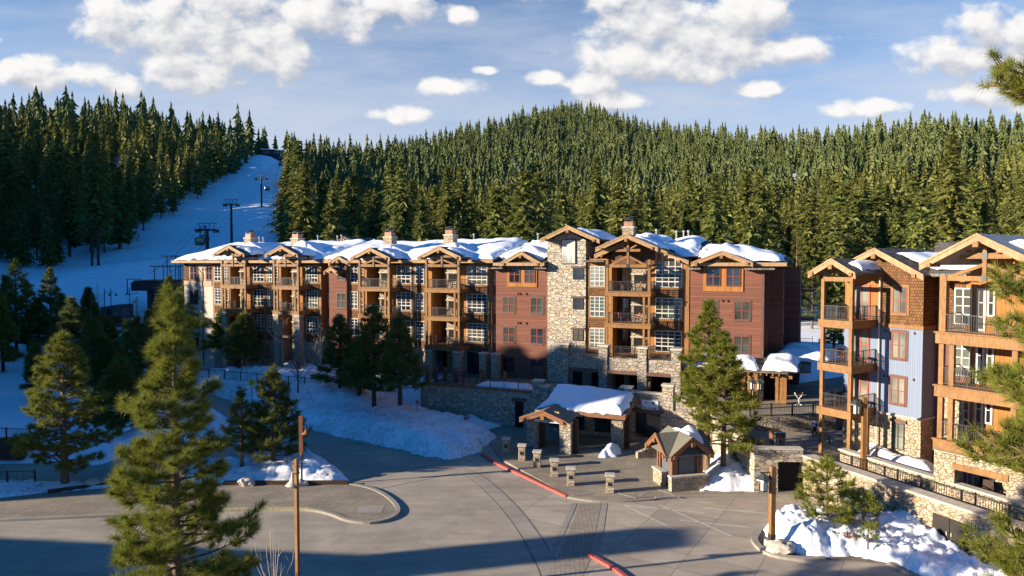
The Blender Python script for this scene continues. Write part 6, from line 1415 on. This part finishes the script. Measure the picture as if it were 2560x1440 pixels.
for i in range(5):
    h = 21+i*1.6; v, t = fir_arrays(h, 4.0+.2*i, .10, 26, 7, 2, 3, 300+i, 1.6, .70, .25, .45); v, t = join((v, t), skirts(h, 4.0+.2*i, .1, 13, 6, 350+i, .72, .8)); m = trunk_mb(h, .28, 0, 3); tv = np.array(m.v, dtype=np.float32)
    tt = []; 
    for f in m.f:
        for k in range(1, len(f)-1): tt.append((f[0], f[k], f[k+1]))
    VM.append((np.concatenate([v, tv]), np.concatenate([t, np.array(tt, dtype=np.int32)+len(v)])))
    v, t = join(fir_arrays(h, 4.0, .05, 14, 5, 1, 2, 400+i, 2.0, .74, .25, .5), skirts(h, 4.0+.25*i, .03, 11, 6, 450+i, .75, 1.0)); VF.append((v, t))
merge(mid, VM, 'forest', M['fir'], 'mass of conifers in the middle distance of the forest')
merge(far, VF, 'forest', M['firfar'], 'far conifers covering the hill and the ridge line')

# ---- pines with needle tufts
def pine(name, label, loc, h, r, clear, nbr, ntuft, nneed, nl, nw, seed, mat='needle', trunk_r=.16, prof=None, group=None, az=None, lean=0, rz=0, upturn=.35, cones=0, bark='bark', bmin=.3, zlist=None):
    g = np.random.default_rng(seed); rr_ = random.Random(seed); V = []; T = []; n = 0; o = thing(name, label, 'tree', loc, rz, group); br = MB(); cn = MB()
    prof = prof or (lambda t: (1-t)**.75*(.35+.65*min(1, t*4+.35)))
    tm = trunk_mb(h, trunk_r, lean, 8, .98, 0, seed); tips = []
    for b in range(nbr):
        t = ((b+g.random()*.8)/nbr)**.92 if zlist is None else zlist[b % len(zlist)]+g.normal()*.01
        z0 = h*(clear+(1-clear)*t); a = b*2.399+g.normal()*.3 if az is None else az[0]+(az[1]-az[0])*g.random(); L = max(r*prof(t)*(.68+.5*g.random()), bmin)
        base = Vector((lean*h*(z0/h)**2, 0, z0)); up0 = .12+.5*t+g.normal()*.08; P_ = [base]; d = Vector((math.cos(a), math.sin(a), up0)).normalized(); ns = 5; tr0 = trunk_r*.30*(1-t*.6)*min(1, L/r+.3)
        for s in range(ns):
            d = (d+Vector((g.normal()*.10, g.normal()*.10, (-.10 if s < 2 else upturn*.35)+g.normal()*.05))).normalized(); P_.append(P_[-1]+d*(L/ns))
        br.tube(P_, [tr0*(1-i/(ns+.6))+.006 for i in range(ns+1)], 4, False)
        nt_ = max(2, int(ntuft*(L/r)))
        for q in range(nt_):
            f = 1-(q/nt_)**1.1*.66 if q else 1.0; fi = f*ns; i0 = min(int(fi), ns-1); p0 = P_[i0].lerp(P_[i0+1], fi-i0); dd = (P_[i0+1]-P_[i0]).normalized()
            if q: # side twig
                sd_ = (1 if q % 2 else -1); lat = Vector((-dd.y, dd.x, 0)).normalized()*sd_; tw = (lat*(.75+g.random()*.4)+dd*.6+Vector((0,0,.15+g.random()*.3))).normalized(); ln = L*(.10+.20*g.random())*(1.2-f*.6)+nl*.35
                p1 = p0+tw*ln+Vector((0,0,g.normal()*.1)); br.tube([p0, p1], [.014+tr0*.15, .006], 3, False); dd = (tw+dd*.3).normalized()
            else: p1 = p0
            tips.append((p1, dd))
    for q in range(4): tips.append((Vector((lean*h, 0, h*(.985-.035*q))), Vector((g.normal()*.3, g.normal()*.3, 1)).normalized()))
    nt = len(tips); C0 = np.array([tuple(p) for p, _ in tips]); D0 = np.array([tuple(d) for _, d in tips]); tot = nt*nneed
    C1 = np.repeat(C0, nneed, 0); D1 = np.repeat(D0, nneed, 0); R_ = g.normal(size=(tot, 3)); R_ /= np.linalg.norm(R_, axis=1)[:,None]+1e-6
    sl_ = (g.random(tot)*nl*.9)[:,None]; base = C1-D1*sl_*.8
    dr = D1*(.55+g.random(tot)[:,None]*.5)+R_*.95; dr[:,2] += .12; dr /= np.linalg.norm(dr, axis=1)[:,None]
    ln = (nl*(.7+.5*g.random(tot)))[:,None]; sd2 = np.cross(dr, g.normal(size=(tot,3))); sd2 /= np.linalg.norm(sd2, axis=1)[:,None]+1e-6; w = nw*.5
    V = np.empty((tot*3, 3)); V[0::3] = base-sd2*w; V[1::3] = base+sd2*w; V[2::3] = base+dr*ln; T = np.arange(tot*3).reshape(-1, 3)
    npmesh('crown', V, T, M[mat], o); tm.build('trunk', M[bark], o, True); br.build('branch_work', M[bark], o)
    if cones:
        for i in range(cones):
            p, _ = tips[rr_.randrange(len(tips))]; cn.lathe([(.01,.1),(.05,.06),(.06,0),(.04,-.06),(.01,-.08)], p.x, p.y, 6, p.z-.05)
        cn.build('pine_cones', M['cone'], o)
    return o
def at_base(px, pb, z=None): 
    p = P(px, pb, 0)
    if z is None:
        r_ = ray(px, pb); t = 20.0
        while t < 900:
            q_ = Vector((r_.x*t, r_.y*t)); zz = gz(q_.x, q_.y)
            if CZ+r_.z*t <= zz: break
            t += .5
        p = Vector((q_.x, q_.y, zz))
    else: p = P(px, pb, z)
    return p
def pine_px(label, px, pb, ptop, wpx, z, nbr, ntuft, nneed, nl, nw, seed, **kw):
    p = at_base(px, pb, z) if not isinstance(z, tuple) else P(px, pb, z[0]); h = D(px, ptop, p.y).z-p.z; return pine('pine_tree', label, (p.x, p.y, p.z-.1), h, wpx/F*p.y/2, kw.pop('clear', .15), nbr, ntuft, nneed, nl, nw, seed, **kw)
# big front pine
d1 = 25.5; zt = D(432, 742, d1).z; q = D(432, 742, d1)
pine('pine_tree', 'big sunlit pine with long needles in the left foreground', (q.x, d1, 0), zt, 2.75, .10, 128, 14, 150, .40, .0165, 21, trunk_r=.2, cones=16, prof=lambda t: (1-t)**.62*(1+.16*math.sin(t*31)*(t < .8)))
# left pine
pine_px('broad pine with a straight trunk standing left of the big front pine', 163, 1216, 838, 262, .0, 95, 15, 60, .42, .036, 22, clear=.13, trunk_r=.26, prof=lambda t: (1-t)**.6*(.9 if t > .08 else .7))
# twin pines by the kiosk
pine_px('left one of the twin pines behind the kiosk, with a long bare lower trunk', 1768, 1172, 752, 190, .4, 80, 13, 60, .40, .040, 23, clear=.36, trunk_r=.2, prof=lambda t: (1-t)**.7)
pine_px('right one of the twin pines behind the kiosk', 1808, 1192, 838, 200, .4, 78, 13, 60, .40, .040, 24, clear=.22, trunk_r=.2, prof=lambda t: (1-t)**.65*.95)
pine_px('low dense young conifer between the twin pines and the garage wall', 1862, 1185, 1095, 95, .3, 40, 8, 24, .26, .03, 25, clear=.05, trunk_r=.08, mat='needle_dark')
# right bed pines
pine_px('bushy pine in the snow of the right kerbed bed', 2066, 1318, 1146, 165, .6, 46, 11, 40, .34, .022, 26, clear=.12, trunk_r=.09, prof=lambda t: (1-t)**.45)
pine_px('smaller pine in front of the green cabinets in the right bed', 2158, 1312, 1226, 105, .9, 26, 8, 40, .30, .022, 27, clear=.1, trunk_r=.06, prof=lambda t: (1-t)**.5)
pine_px('low pine tuft poking out of the snow heap of the right bed', 2170, 1350, 1312, 70, 1.0, 14, 5, 26, .22, .022, 28, clear=.1, trunk_r=.03)
# pines on the snow strip
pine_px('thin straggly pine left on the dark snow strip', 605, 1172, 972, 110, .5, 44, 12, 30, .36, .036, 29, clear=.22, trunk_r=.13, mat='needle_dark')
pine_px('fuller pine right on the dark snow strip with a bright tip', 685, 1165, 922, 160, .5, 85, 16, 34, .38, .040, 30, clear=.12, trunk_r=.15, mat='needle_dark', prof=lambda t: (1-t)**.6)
# row before the lodge
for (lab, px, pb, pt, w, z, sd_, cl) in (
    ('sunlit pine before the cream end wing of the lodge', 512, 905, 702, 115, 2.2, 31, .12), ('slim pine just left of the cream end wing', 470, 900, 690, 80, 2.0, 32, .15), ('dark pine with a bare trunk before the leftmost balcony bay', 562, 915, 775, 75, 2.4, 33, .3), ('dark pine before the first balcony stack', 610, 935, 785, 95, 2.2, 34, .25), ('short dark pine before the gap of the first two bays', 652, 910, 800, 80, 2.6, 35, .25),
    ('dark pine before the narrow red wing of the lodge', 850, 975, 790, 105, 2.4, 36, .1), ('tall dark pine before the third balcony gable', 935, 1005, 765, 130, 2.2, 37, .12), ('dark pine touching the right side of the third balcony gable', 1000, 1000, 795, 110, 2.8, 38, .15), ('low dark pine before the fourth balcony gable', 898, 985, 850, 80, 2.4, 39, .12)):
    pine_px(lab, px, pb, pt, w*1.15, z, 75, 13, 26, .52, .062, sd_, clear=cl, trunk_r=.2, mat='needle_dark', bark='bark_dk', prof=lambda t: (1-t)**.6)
# mid left clump
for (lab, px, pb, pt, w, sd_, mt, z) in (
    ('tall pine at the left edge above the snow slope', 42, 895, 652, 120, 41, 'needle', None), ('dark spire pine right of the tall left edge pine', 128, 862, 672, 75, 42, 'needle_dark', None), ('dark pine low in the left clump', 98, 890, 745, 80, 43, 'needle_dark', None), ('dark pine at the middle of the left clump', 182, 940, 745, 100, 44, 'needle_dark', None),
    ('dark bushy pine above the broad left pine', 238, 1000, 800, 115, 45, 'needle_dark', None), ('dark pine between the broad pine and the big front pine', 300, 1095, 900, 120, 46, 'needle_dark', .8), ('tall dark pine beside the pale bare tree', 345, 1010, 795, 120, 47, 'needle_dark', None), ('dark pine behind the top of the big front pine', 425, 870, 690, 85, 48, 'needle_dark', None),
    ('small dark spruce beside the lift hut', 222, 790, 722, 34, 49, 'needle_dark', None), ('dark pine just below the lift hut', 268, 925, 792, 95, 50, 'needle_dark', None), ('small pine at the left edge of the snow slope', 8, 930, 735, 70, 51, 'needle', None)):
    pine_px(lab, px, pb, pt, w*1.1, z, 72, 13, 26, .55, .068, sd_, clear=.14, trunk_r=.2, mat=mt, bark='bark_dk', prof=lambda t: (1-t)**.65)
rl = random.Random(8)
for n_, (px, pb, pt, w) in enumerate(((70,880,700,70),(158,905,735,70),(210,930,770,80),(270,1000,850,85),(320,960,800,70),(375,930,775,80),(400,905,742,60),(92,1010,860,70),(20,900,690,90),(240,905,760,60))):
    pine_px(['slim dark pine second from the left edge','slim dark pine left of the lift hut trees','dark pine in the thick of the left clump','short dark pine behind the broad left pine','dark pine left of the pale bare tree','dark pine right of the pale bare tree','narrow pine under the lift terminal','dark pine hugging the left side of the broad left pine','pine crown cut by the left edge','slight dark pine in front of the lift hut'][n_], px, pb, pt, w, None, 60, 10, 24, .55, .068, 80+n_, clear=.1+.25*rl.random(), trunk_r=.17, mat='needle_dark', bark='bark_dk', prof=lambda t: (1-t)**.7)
# slim trees on the hillside gap at the right
for (lab, px, pb, pt, w, sd_) in (('thin dark pine on the snow hillside between the two buildings', 2030, 822, 655, 70, 52), ('dark conifer touching the right end of the lodge', 1990, 790, 560, 75, 53), ('tall pine with a bare orange trunk behind the gap of the two buildings', 2040, 700, 440, 110, 54), ('dark conifer seen through the balconies of the blue block', 2085, 870, 790, 60, 55), ('small dark conifer on the hillside right of the lodge end', 2010, 745, 640, 60, 56)):
    pine_px(lab, px, pb, pt, w, None, 50, 8, 18, .6, .08, sd_, clear=.12 if sd_ != 54 else .4, trunk_r=.22, mat='needle_dark' if sd_ != 54 else 'needle', bark='bark', prof=lambda t: (1-t)**.6)
# near pine outside the right edge, only its branches reach into the picture
dn = 13.0; xn = 2790
q = D(xn, 658, dn); hn = 24.0
def znear(py): return D(2500, py, dn).z/hn
tlist = []
for py, c in ((95, 3), (165, 4), (330, 2), (400, 2), (700, 3), (740, 3), (880, 4), (930, 5), (980, 5), (1040, 5), (1090, 4), (1360, 4), (1400, 4), (1440, 4), (650, 1)): tlist += [znear(py)-.035]*c
tlist += [.90,.915,.93,.945,.96,.975]*4
pine('pine_tree', 'near pine at the right edge whose long needled branches reach into the picture', (q.x, dn, 0), hn, 2.0, .0, 240, 26, 60, .24, .010, 71, trunk_r=.28, prof=lambda t: (1.0 if t < .62 else (.88 if t < .74 else (1.08 if t < .885 else .62))), zlist=tlist, upturn=.3)
# young trees outside left that cast the dappled shade over the court and lower front
PROTO = [o for o in bpy.data.objects if o.name.startswith('conifer_tree') and not o.parent][:6]
rs = random.Random(4)
for i in range(26):
    yp = 40.5+rs.random()*20; x = -77-rs.random()*14; s = rs.choice(FIRO)[1]
    hh = FIRS[[q[0] for q in FIRO if q[1] is s][0]][2]; yb = yp-(x+75)*-.247
    top = 29.5-abs(yp-46)*.3+rs.random()*2-1; dup(s, (x, yb, 0), rs.random()*6, 'conifer of the grove outside the left edge of the picture', top/hh)['group'] = 'grove outside the left edge'
gp_ = []
for j in range(26):
    for i in range(13):
        y = 62+j*4.4+rs.random()*3; x = -.83*y-4-i*4.6-rs.random()*3
        if x < -60: gp_.append((x, y, 'G'))
merge([p for p in gp_ if p[1] < 84], VM, 'grove', M['fir'], 'lower conifers of the wood outside the left edge', .70, .2)
merge([p for p in gp_ if p[1] >= 84], VM, 'grove', M['fir'], 'tall conifers of the wood outside the left edge', .62, .25)
# bare trees
def bare(name, label, px, pb, pt, z, seed, mat='aspen', spread=.35, n=26, r0=.09, cat='tree'):
    p = at_base(px, pb, z); h = D(px, pt, p.y).z-p.z; o = thing(name, label, cat, (p.x, p.y, p.z-.1)); m = MB(); rr_ = random.Random(seed); m.tube([(0,0,0),(rr_.uniform(-.1,.1),0,h*.5),(rr_.uniform(-.1,.1),0,h)], [r0, r0*.6, .012], 6); m.build('trunk', M[mat], o)
    b = MB()
    def grow(p0, d, l, r, lv):
        p1 = p0+d*l*.5+Vector((rr_.gauss(0,.03), rr_.gauss(0,.03), .02))*l; p2 = p1+(d+Vector((0,0,.25))).normalized()*l*.5; b.tube([p0,p1,p2], [r, r*.7, r*.35], 3, False)
        if lv:
            for k in range(3):
                t = .3+.65*rr_.random(); q0 = p0.lerp(p2, t); a = rr_.random()*6.28; dd = (d+Vector((math.cos(a), math.sin(a), .3))*.7).normalized(); grow(q0, dd, l*.5, r*.5, lv-1)
    for i in range(n):
        t = .22+.75*(i/n); a = i*2.4; grow(Vector((0,0,h*t)), Vector((math.cos(a), math.sin(a), .9)).normalized(), h*spread*(1.1-t)*(.7+.5*rr_.random()), r0*.35*(1.1-t)+.008, 2)
    b.build('branches', M[mat], o); return o
bare('bare_tree', 'tall pale bare aspen before the second balcony stack', 708, 925, 735, 2.6, 1, spread=.32); bare('bare_tree', 'pale bare tree beside the lift terminal', 340, 880, 735, None, 2, spread=.5); bare('bare_tree', 'thin bare aspen before the narrow red wing', 803, 935, 800, 2.6, 3); bare('bare_tree', 'thin bare tree at the left of the lift hut', 245, 800, 705, None, 4, spread=.3, r0=.07)
bare('bare_tree', 'bare reddish willow on the berm before the second stack', 745, 980, 850, 2.2, 5, 'twig', .5, 34, .10); bare('bare_tree', 'bare dark tree among the pines of the snow bank', 660, 935, 820, 2.3, 6, 'twig', .3); bare('bare_tree', 'small bare tree between the dark left pines', 150, 955, 760, None, 7, 'twig', .3); bare('bare_tree', 'slender bare trunk left of the end wing', 455, 905, 770, 2.0, 8, 'twig', .25)
def shrub(label, px, pb, h, w, n, seed, mat='aspen', z=0):
    p = P(px, pb, z); o = tag(None or thing('bare_shrub', label, 'shrub', p), label, 'shrub'); m = MB(); rr_ = random.Random(seed)
    for i in range(n):
        a = rr_.random()*6.28; e = rr_.random()*w; x, y = math.cos(a)*e, math.sin(a)*e; hh = h*(.55+.45*rr_.random()); m.tube([(x*.1,y*.1,0),(x*.45,y*.45,hh*.4),(x*.8,y*.8,hh*.75),(x*.85,y*.85,hh)], [.024,.019,.013,.006], 4, False)
        for k in range(3): t = .4+.15*k; q0 = Vector((x*t, y*t, hh*t)); b = rr_.random()*6.28; m.tube([q0, q0+Vector((math.cos(b)*.25, math.sin(b)*.25, .35))*h*.3], [.008,.003], 3, False)
    m.build('twigs', M[mat], o); return o
shrub('pale leafless shrub at the bottom edge left of the slim tall post', 685, 1500, 3.6, 1.3, 12, 3)
shrub('reddish twiggy shrub on the tip of the snow bank', 1163, 1050, .6, .7, 14, 5, 'twig', 1.8); shrub('dry shrub half buried in the heap of the right bed', 2120, 1345, .5, .7, 22, 6, 'twig', 1.0); shrub('thin reddish scrub on the snow bank beneath the dark pines', 720, 990, 1.6, 1.0, 22, 7, 'twig', 1.6)
print('objects', len(bpy.data.objects), 'top', len([o for o in bpy.data.objects if not o.parent]))
